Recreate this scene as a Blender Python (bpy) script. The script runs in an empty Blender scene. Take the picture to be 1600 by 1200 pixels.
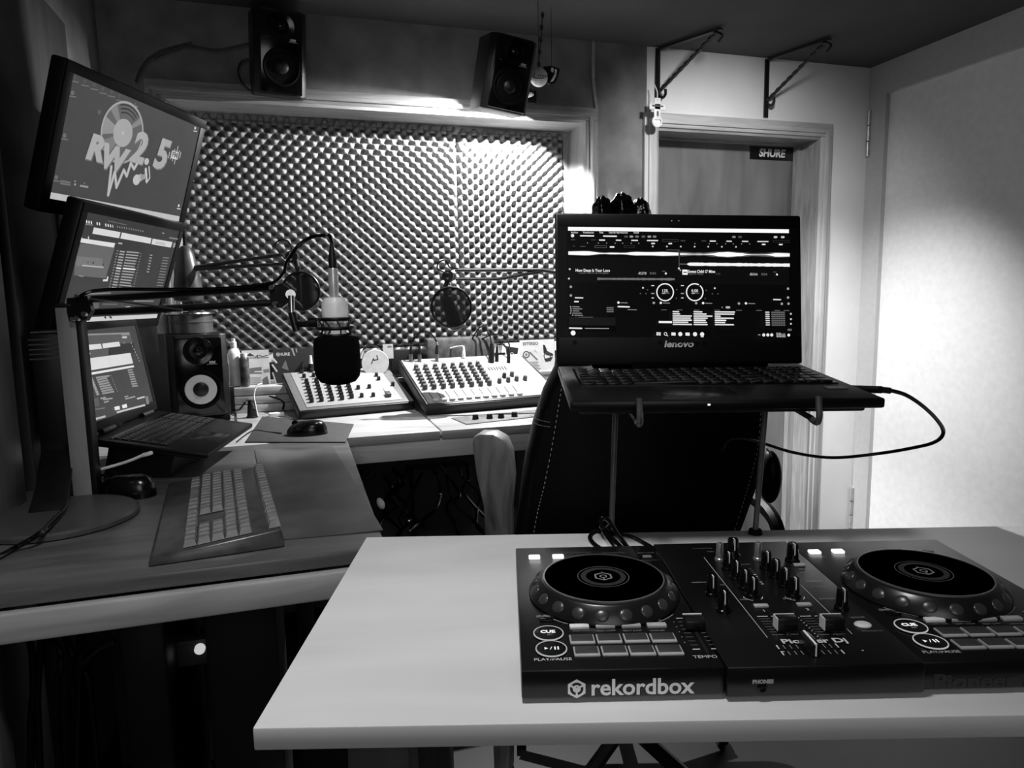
import bpy, bmesh, math, random
from math import sin, cos, pi, radians, sqrt, atan2, floor
from mathutils import Vector, Matrix

random.seed(7)
SC = bpy.context.scene
COL = SC.collection
# ------------------------------------------------------------------ camera
FPX = 1085.0
PHI, PIT, ROL = radians(17.0), math.atan(138/FPX), radians(1.0)
CAM = Vector((0, 0, 1.2))
_f0 = Vector((sin(PHI), cos(PHI), 0)); _r0 = Vector((cos(PHI), -sin(PHI), 0)); _u0 = Vector((0, 0, 1))
FW = cos(PIT)*_f0 - sin(PIT)*_u0
_u1 = cos(PIT)*_u0 + sin(PIT)*_f0
RT = cos(ROL)*_r0 - sin(ROL)*_u1
UP = cos(ROL)*_u1 + sin(ROL)*_r0
cd = bpy.data.cameras.new('camera'); cam = bpy.data.objects.new('camera', cd); COL.objects.link(cam)
cd.sensor_fit = 'HORIZONTAL'; cd.sensor_width = 36.0; cd.lens = 36.0*FPX/1600.0
cd.clip_start = 0.02; cd.clip_end = 50
mcam = Matrix((RT, UP, -FW)).transposed().to_4x4(); mcam.translation = CAM
cam.matrix_world = mcam
SC.camera = cam
# ------------------------------------------------------------------ world, exposure
W = bpy.data.worlds.new('world'); SC.world = W; W.use_nodes = True
W.node_tree.nodes['Background'].inputs[0].default_value = (1, 1, 1, 1)
W.node_tree.nodes['Background'].inputs[1].default_value = 0.012
SC.view_settings.view_transform = 'Standard'; SC.view_settings.look = 'None'
SC.view_settings.exposure = 0.0; SC.view_settings.gamma = 1.0
SC.view_settings.use_curve_mapping = False
# ------------------------------------------------------------------ lights
def spot(name, loc, target, power, size_deg, blend, radius):
    l = bpy.data.lights.new(name, 'SPOT'); l.energy = power; l.spot_size = radians(size_deg)
    l.spot_blend = blend; l.shadow_soft_size = radius
    o = bpy.data.objects.new(name, l); COL.objects.link(o)
    o.location = loc
    d = Vector(target) - Vector(loc)
    o.rotation_euler = d.to_track_quat('-Z', 'Y').to_euler()
    return o
spot('desk_fill_spot', (0.42, 1.95, 2.13), (0.36, 2.70, 1.10), 40, 100, 1.0, 0.04)  # added secondary spot, brightens mixer panels and desk front
spot('table_spot', (0.0, 0.42, 2.15), (0.03, 0.86, 0.9), 54, 86, 1.0, 0.09)
spot('wall_spot', (1.35, 2.00, 2.13), (2.56, 2.52, 0.40), 225, 62, 1.0, 0.05)
spot('door_fill_spot', (1.42, 1.80, 2.13), (1.78, 2.70, 1.36), 74, 98, 1.0, 0.05)  # added spot, brightens the pillar and the white wall above the door
spot('clip_lamp', (0.832, 2.540, 1.936), (0.28, 2.74, 1.0), 190, 166, 0.2, 0.008)
al = bpy.data.lights.new('fill_behind', 'AREA'); al.shape = 'RECTANGLE'; al.size = 1.2; al.size_y = 0.9; al.energy = 7.0  # unseen soft fill added behind the camera to lift the dark side
ao = bpy.data.objects.new('fill_behind', al); COL.objects.link(ao); ao.location = (-0.35, -0.85, 1.65); ao.rotation_euler = (radians(90), 0, radians(-4))
# ------------------------------------------------------------------ pixel rays of the photograph onto real planes
def ray(x, y): return FW + RT*((x-800)/FPX) - UP*((y-600)/FPX)
def onz(x, y, h): r = ray(x, y); return CAM + r*((h-CAM.z)/r.z)
def ony(x, y, v): r = ray(x, y); return CAM + r*((v-CAM.y)/r.y)
def onx(x, y, u): r = ray(x, y); return CAM + r*((u-CAM.x)/r.x)
def atd(x, y, d): return CAM + ray(x, y)*d
def onM(M, x, y, h=0.0):
    """where the ray meets the plane local z = h of frame M, in local coordinates"""
    n = M.to_3x3().col[2]; p = M @ Vector((0, 0, h)); r = ray(x, y)
    t = (p-CAM).dot(n)/r.dot(n)
    return M.inverted() @ (CAM + r*t)
def frame(rows, t):
    m = Matrix(rows).to_4x4(); m.translation = Vector(t); return m
def T(x, y, z): return Matrix.Translation((x, y, z))
def Rx(d): return Matrix.Rotation(radians(d), 4, 'X')
def Ry(d): return Matrix.Rotation(radians(d), 4, 'Y')
def Rz(d): return Matrix.Rotation(radians(d), 4, 'Z')
# ------------------------------------------------------------------ materials
def lin(v): return v/12.92 if v <= .04045 else ((v+.055)/1.055)**2.4
MATS = {}
def mat(name, g, rough=.5, metal=0., var=.08, scale=40., spec=.5, bump=0., coat=0.):
    if name in MATS: return MATS[name]
    m = bpy.data.materials.new(name); m.use_nodes = True; nt = m.node_tree; N = nt.nodes; L = nt.links
    b = N['Principled BSDF']; b.inputs['Metallic'].default_value = metal
    b.inputs['Roughness'].default_value = rough
    b.inputs['Specular IOR Level'].default_value = spec
    b.inputs['Coat Weight'].default_value = coat
    tc = N.new('ShaderNodeTexCoord'); nz = N.new('ShaderNodeTexNoise'); nz.inputs['Scale'].default_value = scale
    nz.inputs['Detail'].default_value = 4
    L.new(tc.outputs['Object'], nz.inputs['Vector'])
    cr = N.new('ShaderNodeValToRGB'); a = lin(max(0, g*(1-var))); c = lin(min(1, g*(1+var)))
    cr.color_ramp.elements[0].position = .3; cr.color_ramp.elements[1].position = .7
    cr.color_ramp.elements[0].color = (a, a, a, 1); cr.color_ramp.elements[1].color = (c, c, c, 1)
    L.new(nz.outputs['Fac'], cr.inputs['Fac']); L.new(cr.outputs['Color'], b.inputs['Base Color'])
    if bump:
        bp = N.new('ShaderNodeBump'); bp.inputs['Strength'].default_value = bump; bp.inputs['Distance'].default_value = .004
        L.new(nz.outputs['Fac'], bp.inputs['Height']); L.new(bp.outputs['Normal'], b.inputs['Normal'])
    MATS[name] = m; return m
def wood(name, g0, g1, rough=.4, axis='X', scale=3., stretch=14., bump=.05, knots=False):
    if name in MATS: return MATS[name]
    m = bpy.data.materials.new(name); m.use_nodes = True; nt = m.node_tree; N = nt.nodes; L = nt.links
    b = N['Principled BSDF']; b.inputs['Roughness'].default_value = rough
    tc = N.new('ShaderNodeTexCoord'); mp = N.new('ShaderNodeMapping')
    s = [stretch]*3; s['XYZ'.index(axis)] = 1.; mp.inputs['Scale'].default_value = s
    L.new(tc.outputs['Object'], mp.inputs['Vector'])
    n1 = N.new('ShaderNodeTexNoise'); n1.inputs['Scale'].default_value = scale; n1.inputs['Detail'].default_value = 6
    n1.inputs['Distortion'].default_value = 1.2
    L.new(mp.outputs['Vector'], n1.inputs['Vector'])
    n2 = N.new('ShaderNodeTexNoise'); n2.inputs['Scale'].default_value = 2.5; n2.inputs['Detail'].default_value = 3
    L.new(tc.outputs['Object'], n2.inputs['Vector'])
    mx = N.new('ShaderNodeMix'); mx.data_type = 'FLOAT'; mx.inputs[0].default_value = .35
    L.new(n1.outputs['Fac'], mx.inputs[2]); L.new(n2.outputs['Fac'], mx.inputs[3])
    cr = N.new('ShaderNodeValToRGB'); a = lin(g0); c = lin(g1)
    cr.color_ramp.elements[0].position = .32; cr.color_ramp.elements[1].position = .68
    cr.color_ramp.elements[0].color = (a, a, a, 1); cr.color_ramp.elements[1].color = (c, c, c, 1)
    L.new(mx.outputs[0], cr.inputs['Fac']); L.new(cr.outputs['Color'], b.inputs['Base Color'])
    if bump:
        bp = N.new('ShaderNodeBump'); bp.inputs['Strength'].default_value = bump; bp.inputs['Distance'].default_value = .003
        L.new(n1.outputs['Fac'], bp.inputs['Height']); L.new(bp.outputs['Normal'], b.inputs['Normal'])
    MATS[name] = m; return m
def glow(g, name=None, k=1.0):
    """a lit pixel of a display, or a lit button: display grey g"""
    name = name or 'screen_glow_%02d' % round(g*50)
    if name in MATS: return MATS[name]
    m = bpy.data.materials.new(name); m.use_nodes = True; N = m.node_tree.nodes; L = m.node_tree.links
    b = N['Principled BSDF']; b.inputs['Base Color'].default_value = (.003, .003, .003, 1); b.inputs['Roughness'].default_value = .25
    b.inputs['Specular IOR Level'].default_value = .06
    tc = N.new('ShaderNodeTexCoord'); nz = N.new('ShaderNodeTexNoise'); nz.inputs['Scale'].default_value = 25
    mr = N.new('ShaderNodeMapRange'); v = lin(g)*k
    mr.inputs['To Min'].default_value = v*.9; mr.inputs['To Max'].default_value = v*1.1
    L.new(tc.outputs['Object'], nz.inputs['Vector']); L.new(nz.outputs['Fac'], mr.inputs['Value'])
    b.inputs['Emission Color'].default_value = (1, 1, 1, 1); L.new(mr.outputs['Result'], b.inputs['Emission Strength'])
    MATS[name] = m; return m
def ink(g):
    return mat('ink_%02d' % round(g*50), g, .6, var=.04)
# ------------------------------------------------------------------ mesh builder
class G:
    def __init__(s): s.v = []; s.f = []; s.m = []
    def add(s, vs, fs, mi=0, M=None):
        n = len(s.v)
        for p in vs:
            p = Vector(p); s.v.append(M @ p if M is not None else p)
        for f in fs: s.f.append([i+n for i in f]); s.m.append(mi)
    def box(s, c, d, mi=0, M=None, bev=0., seg=2):
        x, y, z = d[0]/2, d[1]/2, d[2]/2
        if bev <= 0:
            vs = [(c[0]+a*x, c[1]+b*y, c[2]+e*z) for a in (-1, 1) for b in (-1, 1) for e in (-1, 1)]
            s.add(vs, [(0, 1, 3, 2), (4, 6, 7, 5), (0, 4, 5, 1), (2, 3, 7, 6), (0, 2, 6, 4), (1, 5, 7, 3)], mi, M)
        else:
            bm = bmesh.new(); bmesh.ops.create_cube(bm, size=1)
            for v in bm.verts: v.co = Vector((v.co.x*d[0]+c[0], v.co.y*d[1]+c[1], v.co.z*d[2]+c[2]))
            bmesh.ops.bevel(bm, geom=list(bm.edges), offset=min(bev, min(d)*.49), segments=seg, profile=.5, affect='EDGES')
            bm.verts.index_update()
            s.add([v.co.copy() for v in bm.verts], [[v.index for v in f.verts] for f in bm.faces], mi, M); bm.free()
        return s
    def b2(s, a, b, mi=0, M=None, bev=0.):
        return s.box([(a[i]+b[i])/2 for i in range(3)], [abs(b[i]-a[i]) for i in range(3)], mi, M, bev)
    def cyl(s, p0, p1, r0, r1=None, n=20, mi=0, M=None, caps=True):
        r1 = r0 if r1 is None else r1
        p0 = Vector(p0); p1 = Vector(p1); d = (p1-p0).normalized()
        a = d.orthogonal().normalized(); b = d.cross(a)
        vs = [p0+(a*cos(2*pi*i/n)+b*sin(2*pi*i/n))*r0 for i in range(n)]+[p1+(a*cos(2*pi*i/n)+b*sin(2*pi*i/n))*r1 for i in range(n)]
        fs = [(i, (i+1) % n, n+(i+1) % n, n+i) for i in range(n)]
        if caps: fs += [list(range(n))[::-1], list(range(n, 2*n))]
        s.add(vs, fs, mi, M); return s
    def lathe(s, prof, n=32, mi=0, M=None, mis=None):
        """prof: list of (r, z), revolved about local z"""
        vs = []; fs = []
        for r, z in prof:
            vs += [(max(r, 1e-5)*cos(2*pi*i/n), max(r, 1e-5)*sin(2*pi*i/n), z) for i in range(n)]
        k0 = len(s.v); s.add(vs, [], mi, M)
        for j in range(len(prof)-1):
            for i in range(n):
                s.f.append([k0+j*n+i, k0+j*n+(i+1) % n, k0+(j+1)*n+(i+1) % n, k0+(j+1)*n+i]); s.m.append(mis[j] if mis else mi)
        if prof[0][0] > 1e-4: s.f.append([k0+i for i in range(n)][::-1]); s.m.append(mis[0] if mis else mi)
        if prof[-1][0] > 1e-4: s.f.append([k0+(len(prof)-1)*n+i for i in range(n)]); s.m.append(mis[-1] if mis else mi)
        return s
    def tube(s, pts, r, n=8, mi=0, M=None, smooth=True, taper=None):
        pts = [Vector(p) for p in pts]
        if smooth and len(pts) > 2: pts = crom(pts, 7)
        vs = []; fs = []; d = (pts[1]-pts[0]).normalized(); a = d.orthogonal().normalized()
        for k, p in enumerate(pts):
            if 0 < k < len(pts)-1: d2 = (pts[k+1]-pts[k-1]).normalized()
            elif k: d2 = (pts[-1]-pts[-2]).normalized()
            else: d2 = d
            a = (a-d2*a.dot(d2)).normalized(); b = d2.cross(a); rr = r if taper is None else r*taper(k/(len(pts)-1))
            vs += [p+(a*cos(2*pi*i/n)+b*sin(2*pi*i/n))*rr for i in range(n)]
        for k in range(len(pts)-1):
            for i in range(n): fs.append((k*n+i, k*n+(i+1) % n, (k+1)*n+(i+1) % n, (k+1)*n+i))
        m = (len(pts)-1)*n
        fs += [list(range(n))[::-1], [m+i for i in range(n)]]
        s.add(vs, fs, mi, M); return s
    def ell(s, c, r, nu=20, nv=12, mi=0, M=None):
        vs = []; fs = []
        for j in range(nv+1):
            t = pi*j/nv
            for i in range(nu):
                vs.append((c[0]+r[0]*sin(t)*cos(2*pi*i/nu), c[1]+r[1]*sin(t)*sin(2*pi*i/nu), c[2]+r[2]*cos(t)))
        for j in range(nv):
            for i in range(nu): fs.append((j*nu+i, (j+1)*nu+i, (j+1)*nu+(i+1) % nu, j*nu+(i+1) % nu))
        s.add(vs, fs, mi, M); return s
    def prism(s, poly, z0, z1, mi=0, M=None, side=None):
        n = len(poly)
        vs = [(p[0], p[1], z0) for p in poly]+[(p[0], p[1], z1) for p in poly]
        s.add(vs, [list(range(n))[::-1], list(range(n, 2*n))], mi, M)
        s.add(vs, [(i, (i+1) % n, n+(i+1) % n, n+i) for i in range(n)], mi if side is None else side, M); return s
    def build(s, name, mats, parent=None, M=None, bevel=0., ang=38, subsurf=0):
        me = bpy.data.meshes.new(name); me.from_pydata([tuple(v) for v in s.v], [], s.f)
        if not isinstance(mats, (list, tuple)): mats = [mats]
        for m in mats: me.materials.append(m)
        for p, k in zip(me.polygons, s.m): p.material_index = k
        bm = bmesh.new(); bm.from_mesh(me)
        bmesh.ops.remove_doubles(bm, verts=bm.verts, dist=1e-6)
        bmesh.ops.recalc_face_normals(bm, faces=bm.faces)
        if bevel: 
            ed = [e for e in bm.edges if len(e.link_faces) == 2 and e.calc_face_angle(0) > radians(40)]
            bmesh.ops.bevel(bm, geom=ed, offset=bevel, segments=2, profile=.5, affect='EDGES')
        for f in bm.faces: f.smooth = True
        for e in bm.edges:
            if len(e.link_faces) == 2 and e.calc_face_angle(0) > radians(ang): e.smooth = False
        bm.to_mesh(me); bm.free()
        o = bpy.data.objects.new(name, me); COL.objects.link(o)
        if parent: o.parent = parent
        if M is not None: o.matrix_basis = M
        if subsurf:
            md = o.modifiers.new('sub', 'SUBSURF'); md.levels = subsurf; md.render_levels = subsurf
        return o
def crom(P, k):
    out = []
    for i in range(len(P)-1):
        p0 = P[max(i-1, 0)]; p1 = P[i]; p2 = P[i+1]; p3 = P[min(i+2, len(P)-1)]
        for j in range(k):
            t = j/k; out.append(.5*((2*p1)+(p2-p0)*t+(2*p0-5*p1+4*p2-p3)*t*t+(3*p1-p0-3*p2+p3)*t**3))
    out.append(P[-1]); return out
def empty(name, M, label=None, cat=None, group=None, kind=None):
    o = bpy.data.objects.new(name, None); COL.objects.link(o); o.matrix_basis = M; o.empty_display_size = .05
    return tag(o, label, cat, group, kind)
def tag(o, label=None, cat=None, group=None, kind=None):
    if label: o['label'] = label
    if cat: o['category'] = cat
    if group: o['group'] = group
    if kind: o['kind'] = kind
    return o
def lab(o, t): o['label'] = t; return o
def dup(o, parent=None, M=None):
    c = o.copy(); COL.objects.link(c); c.parent = parent
    if M is not None: c.matrix_basis = M
    for ch in [x for x in o.children]: dup(ch, c)
    return c
# ------------------------------------------------------------------ lettering
_tc = {}
def glyphs(txt, size, bold=0., shear=0., sx=1.):
    key = (txt, size, bold, shear, sx)
    if key in _tc: return _tc[key]
    cu = bpy.data.curves.new('t', 'FONT'); cu.body = txt; cu.size = size; cu.align_x = 'CENTER'; cu.align_y = 'CENTER'
    cu.offset = bold; cu.shear = shear; cu.resolution_u = 3
    ob = bpy.data.objects.new('t', cu); COL.objects.link(ob)
    dg = bpy.context.evaluated_depsgraph_get(); dg.update()
    me = bpy.data.meshes.new_from_object(ob.evaluated_get(dg))
    vs = [(v.co.x*sx, v.co.y, 0) for v in me.vertices]; fs = [list(p.vertices) for p in me.polygons]
    bpy.data.objects.remove(ob); bpy.data.curves.remove(cu); bpy.data.meshes.remove(me)
    _tc[key] = (vs, fs); return _tc[key]
class Canvas:
    """flat artwork in the x-y plane: every shape lies a hair above the one before it"""
    def __init__(s, M, emissive=True, z0=.0004, dz=.00004):
        s.g = G(); s.lv = []; s.M = M; s.z = z0; s.dz = dz; s.em = emissive; s.off = (0, 0, 1); s.k = 1.0; s.h = z0
    def mi(s, g):
        g = round(g*50)/50
        if g not in s.lv: s.lv.append(g)
        return s.lv.index(g)
    def L(s, x, y):
        x = s.off[0]+x*s.off[2]; y = s.off[1]+y*s.off[2]
        p = onM(s.M, x, y, s.h); return (p.x, p.y)
    def up(s): s.z += s.dz; return s.z
    def poly(s, pts, g, px=True, z=None):
        q = [s.L(*p) for p in pts] if px else pts; z = s.up() if z is None else z
        s.g.add([(p[0], p[1], z) for p in q], [list(range(len(q)))], s.mi(g))
    def disc(s, c, r, g, n=20, px=True):
        c = s.L(*c) if px else c; r = r*(s.k if r < .013 else 1)
        s.poly([(c[0]+r*cos(2*pi*i/n), c[1]+r*sin(2*pi*i/n)) for i in range(n)], g, False)
    def ring(s, c, r0, r1, g, n=40, px=True, a0=0, a1=2*pi):
        c = s.L(*c) if px else c; z = s.up(); vs = []
        for i in range(n+1):
            a = a0+(a1-a0)*i/n; vs += [(c[0]+r0*cos(a), c[1]+r0*sin(a), z), (c[0]+r1*cos(a), c[1]+r1*sin(a), z)]
        s.g.add(vs, [(2*i, 2*i+1, 2*i+3, 2*i+2) for i in range(n)], s.mi(g))
    def line(s, pts, w, g, px=True, round_=True):
        w = w*s.k
        q = [Vector(s.L(*p)) if px else Vector(p) for p in pts]; z = s.up()
        for a, b in zip(q, q[1:]):
            d = (b-a); 
            if d.length < 1e-7: continue
            n = Vector((-d.y, d.x)).normalized()*w/2
            s.g.add([(p.x, p.y, z) for p in (a+n, b+n, b-n, a-n)], [(0, 1, 2, 3)], s.mi(g))
        if round_:
            for a in q[:]:
                s.g.add([(a.x+w/2*cos(i*pi/4), a.y+w/2*sin(i*pi/4), z+.00001) for i in range(8)], [list(range(8))], s.mi(g))
    def text(s, c, txt, h, g, px=True, bold=0., shear=0., sx=1., rot=0.):
        c = s.L(*c) if px else c; vs, fs = glyphs(txt, h, bold, shear, sx); z = s.up()
        s.g.add([(c[0]+v[0]*cos(rot)-v[1]*sin(rot), c[1]+v[0]*sin(rot)+v[1]*cos(rot), z) for v in vs], fs, s.mi(g))
    def build(s, name, parent, M=None):
        return s.g.build(name, [glow(g) if s.em else ink(g) for g in s.lv], parent, M, ang=180)
# ================================================================== THE ROOM
U0, U1, VB, ZC = -0.58, 2.567, 2.70, 2.205
plaster_grey = mat('grey_stucco', .46, .8, var=.14, scale=9, bump=.5)
plaster_white = mat('white_plaster', .90, .8, var=.02, scale=6, bump=.05)
ceil_m = mat('dark_ceiling_paint', .28, .9, var=.05, scale=5)
floor_m = mat('dark_floor_tile', .08, .5, var=.2, scale=4)
pine = wood('varnished_pine', .47, .66, .35, 'X', 4, 12)
pine_v = wood('varnished_pine_upright', .47, .66, .35, 'Z', 4, 12)
pine_bare = wood('pale_pine', .62, .76, .5, 'X', 4, 10)
pine_bare_v = wood('pale_pine_upright', .62, .76, .5, 'Z', 4, 10)
dark_wood_v = wood('dark_brown_boards', .10, .22, .45, 'Z', 3, 10, .1)
brown_v = wood('brown_varnished_panel', .36, .50, .35, 'Z', 3, 9, .05)
WL, WR, WZ0, WZ1 = -.40, 1.148, .875, 1.893      # window opening
DL, DR, DZ1 = 1.470, 2.299, 1.885                # door opening
def struct(name, g, m, parent=None, **k):
    o = g.build(name, m, parent, **k)
    if parent is None: o['kind'] = 'structure'
    return o
g = G(); TH = .30
g.b2((U0, VB, 0), (WL, VB+TH, ZC)); g.b2((WL, VB, WZ1), (WR, VB+TH, ZC)); g.b2((WL, VB, 0), (WR, VB+TH, WZ0))
g.b2((WR, VB, 0), (DL-.04, VB+TH, ZC)); g.b2((WL, VB+.26, WZ0), (WR, VB+TH, WZ1))
struct('wall_back', g, plaster_grey)
g = G()
g.b2((DL-.04, VB, 0), (DL, VB+TH, DZ1)); g.b2((DL-.04, VB+.0, DZ1), (DR, VB+TH, ZC)); g.b2((DR, VB, 0), (U1+.1, VB+TH, ZC))
g.b2((DL, VB+.26, 0), (DR, VB+TH, DZ1))
struct('wall_back', g, plaster_white)
struct('floor', G().b2((U0-.1, -.9, -.05), (U1+.15, VB+TH, 0)), floor_m)
struct('ceiling', G().b2((U0-.1, -.9, ZC), (U1+.15, VB+TH, ZC+.05)), ceil_m)
struct('wall_left', G().b2((U0-.1, -.9, 0), (U0, VB+TH, ZC)), mat('dark_grey_plaster', .34, .8, var=.15, scale=7, bump=.2))
struct('wall_right', G().b2((U1+.03, -.9, 0), (U1+.1, VB, ZC)), plaster_white)
struct('wall_front', G().b2((U0-.1, -.95, 0), (U1+.15, -.9, ZC)), mat('front_wall_paint', .12, .9))
# ---- window: casing boards, reveal, inner stop, sill
win = empty('window_1', T(0, 0, 0), kind='structure')
cw = .075
def casing(par, l, r, z0, z1, w, m_h, m_v, left=True, right=True, bottom=False, th=.02, y=VB):
    g = G(); g.b2((l-w, y-th, z1), (r+w, y, z1+w), bev=.003); g.b2((l-w*.7, y-th-.008, z1+w*.25), (r+w*.7, y-th+.001, z1+w*.6), bev=.002)
    g.build('head_casing', m_h, par)
    for s, x in ((left, l-w), (right, r)):
        if s:
            g = G(); g.b2((x, y-th, z0), (x+w, y, z1+.0), bev=.003)
            g.b2((x+w*.3, y-th-.008, z0), (x+w*.7, y-th+.001, z1+w*.3), bev=.002); g.build('side_casing', m_v, par)
casing(win, WL, WR, .80, WZ1, .05, pine, pine_v)
g = G(); g.b2((WL, VB-.02, WZ1-.012), (WR, VB+.26, WZ1)); g.build('head_reveal', pine, win)
for x in (WL, WR-.012):
    G().b2((x, VB-.02, WZ0), (x+.012, VB+.26, WZ1-.012)).build('side_reveal', pine_v, win)
G().b2((WL, VB-.02, WZ0), (WR, VB+.26, WZ0+.015), bev=.002).build('window_sill', pine, win)
g = G(); g.b2((WL+.012, VB+.140, WZ1-.045), (WR-.012, VB+.165, WZ1-.012)); g.build('stop_rail', pine, win)
G().b2((WR-.035, VB+.140, WZ0+.015), (WR-.012, VB+.165, WZ1-.045)).build('stop_rail', pine_v, win)
G().b2((WL+.012, VB+.140, .96), (WR-.035, VB+.175, 1.0)).build('stop_rail', mat('white_rail', .85, .4), win)
G().b2((WL+.012, VB+.175, WZ0+.015), (WR-.035, VB+.19, .97)).build('lower_panel', mat('dark_lower_panel', .12, .5), win)
# ---- door 1: recessed plywood door in a pine frame
d1 = empty('door_1', T(0, 0, 0), kind='structure')
casing(d1, DL, DR, 0, DZ1, .058, pine_bare, pine_bare_v)
G().b2((DL, VB-.01, DZ1-.012), (DR, VB+.26, DZ1)).build('head_jamb', pine, d1)
for x in (DL, DR-.012): G().b2((x, VB-.01, 0), (x+.012, VB+.26, DZ1-.012)).build('side_jamb', pine_v, d1)
G().b2((DL+.012, VB+.09, DZ1-.020), (DR-.012, VB+.12, DZ1-.012)).build('stop_rail', pine, d1)
G().b2((DR-.042, VB+.09, 0), (DR-.012, VB+.12, DZ1-.020)).build('stop_rail', pine_v, d1)
ply = wood('plywood_leaf', .36, .52, .35, 'Z', 1.6, 5, .02)
G().b2((DL+.012, VB+.125, .01), (DR-.012, VB+.16, DZ1-.012)).build('door_leaf', ply, d1)
# ---- door 2: white door on hinges in the right wall
d2 = empty('door_2', T(0, 0, 0), kind='structure')
white_paint = mat('white_gloss_paint', .90, .45, var=.02)
stile_tone = mat('shade_toned_stile', .70, .45, var=.02)  # stile and top rail get less light than the panel, put into the colour
G().b2((U1, 2.60, 0), (U1+.03, VB, ZC)).build('hinge_stile', stile_tone, d2)
G().b2((U1, .2, 2.068), (U1+.03, 2.60, ZC)).build('top_rail', stile_tone, d2)
G().b2((U1+.022, .2, 0), (U1+.03, 2.60, 2.068)).build('door_panel', white_paint, d2)
for z in (1.91, .13):
    g = G()
    for k in range(3): g.cyl((U1-.006, VB-.012, z-.10+k*.07), (U1-.006, VB-.012, z-.10+k*.07+.064), .009, n=14)
    g.build('hinge', mat('hinge_steel', .75, .35, .6), d2)
# ---- pilaster edges and the cable conduit between window and door
p0 = ony(926, 66, VB); p1 = ony(931, 175, VB)
cond = G().tube([(p0.x, VB-.008, ZC-.003), (p0.x, VB-.008, 2.05), (p1.x, VB-.008, 1.94)], .007, 8)
cond.tube([(p1.x, VB-.008, 1.94), (p1.x+.002, VB-.008, 1.5), (p1.x+.001, VB-.008, .9)], .006, 8)
tag(cond.build('cable_conduit', mat('grey_conduit', .6, .5)), 'thin grey cable conduit running down the wall between window and door', 'conduit')
# ---- timber lining on the left wall
g = G(); g.b2((U0, 1.70, 0), (U0+.022, 2.25, 1.95), bev=.003)
tr = g.build('trim_1', dark_wood_v); tr['kind'] = 'structure'
fascia_like = wood('worn_strip', .3, .5, .4, 'Z', 3, 10)
g = G(); g.b2((U0+.022, 2.02, .8), (U0+.030, 2.035, 1.7), bev=.002)
tr = g.build('trim_2', fascia_like); tr['kind'] = 'structure'
g = G(); g.b2((U0, .9, .70), (U0+.03, 1.62, 1.75), bev=.004)
for k in range(4): g.b2((U0+.03, .93+.17*k, .72), (U0+.036, 1.06+.17*k, 1.73), bev=.002)
tr = g.build('trim_3', brown_v); tr['kind'] = 'structure'
# ================================================================== ACOUSTIC FOAM
foam_m = mat('charcoal_grey_foam', .43, .9, var=.06, scale=60, spec=.2)
def foam(u0, u1, z0, z1, ph, label):
    g = G(); p = .0462; n = 8; st = p/n/1.0; nx = int(round((u1-u0)/st)); nz = int(round((z1-z0)/st)); yb = VB+.168
    vs = []
    for j in range(nz+1):
        z = z0+(z1-z0)*j/nz
        for i in range(nx+1):
            x = u0+(u1-u0)*i/nx
            c = cos(2*pi*(x+ph)/p)*cos(2*pi*z/(p*.92))
            h = .5+.5*c; h = h**.8
            e = min((x-u0), (u1-x), (z-z0), (z1-z))
            wob = .004*sin(x*61)+.003*sin(x*147) if j == nz else 0
            vs.append((x, yb-.008-.042*h*min(1, .15+e/.012), z+wob))
    fs = [(j*(nx+1)+i, j*(nx+1)+i+1, (j+1)*(nx+1)+i+1, (j+1)*(nx+1)+i) for j in range(nz) for i in range(nx)]
    g.add(vs, fs)
    g.b2((u0, yb-.008, z0), (u1, yb+.01, z1))
    return tag(g.build('foam_panel', foam_m, ang=180), label, 'acoustic foam', 'egg crate foam sheets filling the window')
foam(-.385, .652, 1.0, 1.884, 0, 'wide egg crate foam sheet filling left part of window, behind microphones')
foam(.653, 1.118, 1.0, 1.878, .012, 'narrow egg crate foam sheet at right end of window beside the laptop')
# ================================================================== BRACKETS ABOVE THE DOOR
iron = mat('black_wrought_iron', .05, .45)
def bracket(u, z0, z1, dx, dv, label, armlen=.30):
    M = T(u, VB, 0) @ Rz(math.degrees(atan2(dx, dv)))
    r = empty('shelf_bracket', M, label, 'bracket', 'wrought iron shelf brackets above the door')
    G().box((0, -.006, (z0+z1)/2), (.026, .008, z1-z0), bev=.002).build('wall_plate', iron, r)
    G().box((0, -armlen/2, z1-.004), (.022, armlen, .008), bev=.002).build('arm', iron, r)
    # twisted square bar
    g = G(); a = Vector((0, -.01, z0+.07)); b = Vector((0, -armlen+.02, z1-.01)); n = 60; vs = []; fs = []
    d = (b-a).normalized(); s1 = Vector((1, 0, 0)); s2 = d.cross(s1)
    for k in range(n+1):
        t = k/n; q = t*pi*5
        for i in range(4):
            an = q+i*pi/2+pi/4; vs.append(a+(b-a)*t+(s1*cos(an)*1.35+s2*sin(an)*.75)*.0085)
    for k in range(n):
        for i in range(4): fs.append((k*4+i, k*4+(i+1) % 4, k*4+4+(i+1) % 4, k*4+4+i))
    fs += [(0, 3, 2, 1), (n*4, n*4+1, n*4+2, n*4+3)]
    g.add(vs, fs); g.build('twisted_brace', iron, r)
    g = G(); g.tube([(0, -.008, z0+.06), (0, -.03, z0+.045), (0, -.045, z0+.055), (0, -.045, z0+.075)], .006, 8); g.build('hook', iron, r)
    g = G(); g.tube([(0, -armlen+.02, z1-.012), (0, -armlen-.005, z1-.03), (0, -armlen+.012, z1-.05)], .005, 8); g.build('hook', iron, r)
    return r
bracket(1.475, 1.955, 2.198, .10, .22, 'black iron bracket with twisted brace at left, above door frame corner')
bracket(2.006, 1.955, 2.198, .08, .28, 'black iron bracket with twisted brace above the middle of the door frame')
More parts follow.
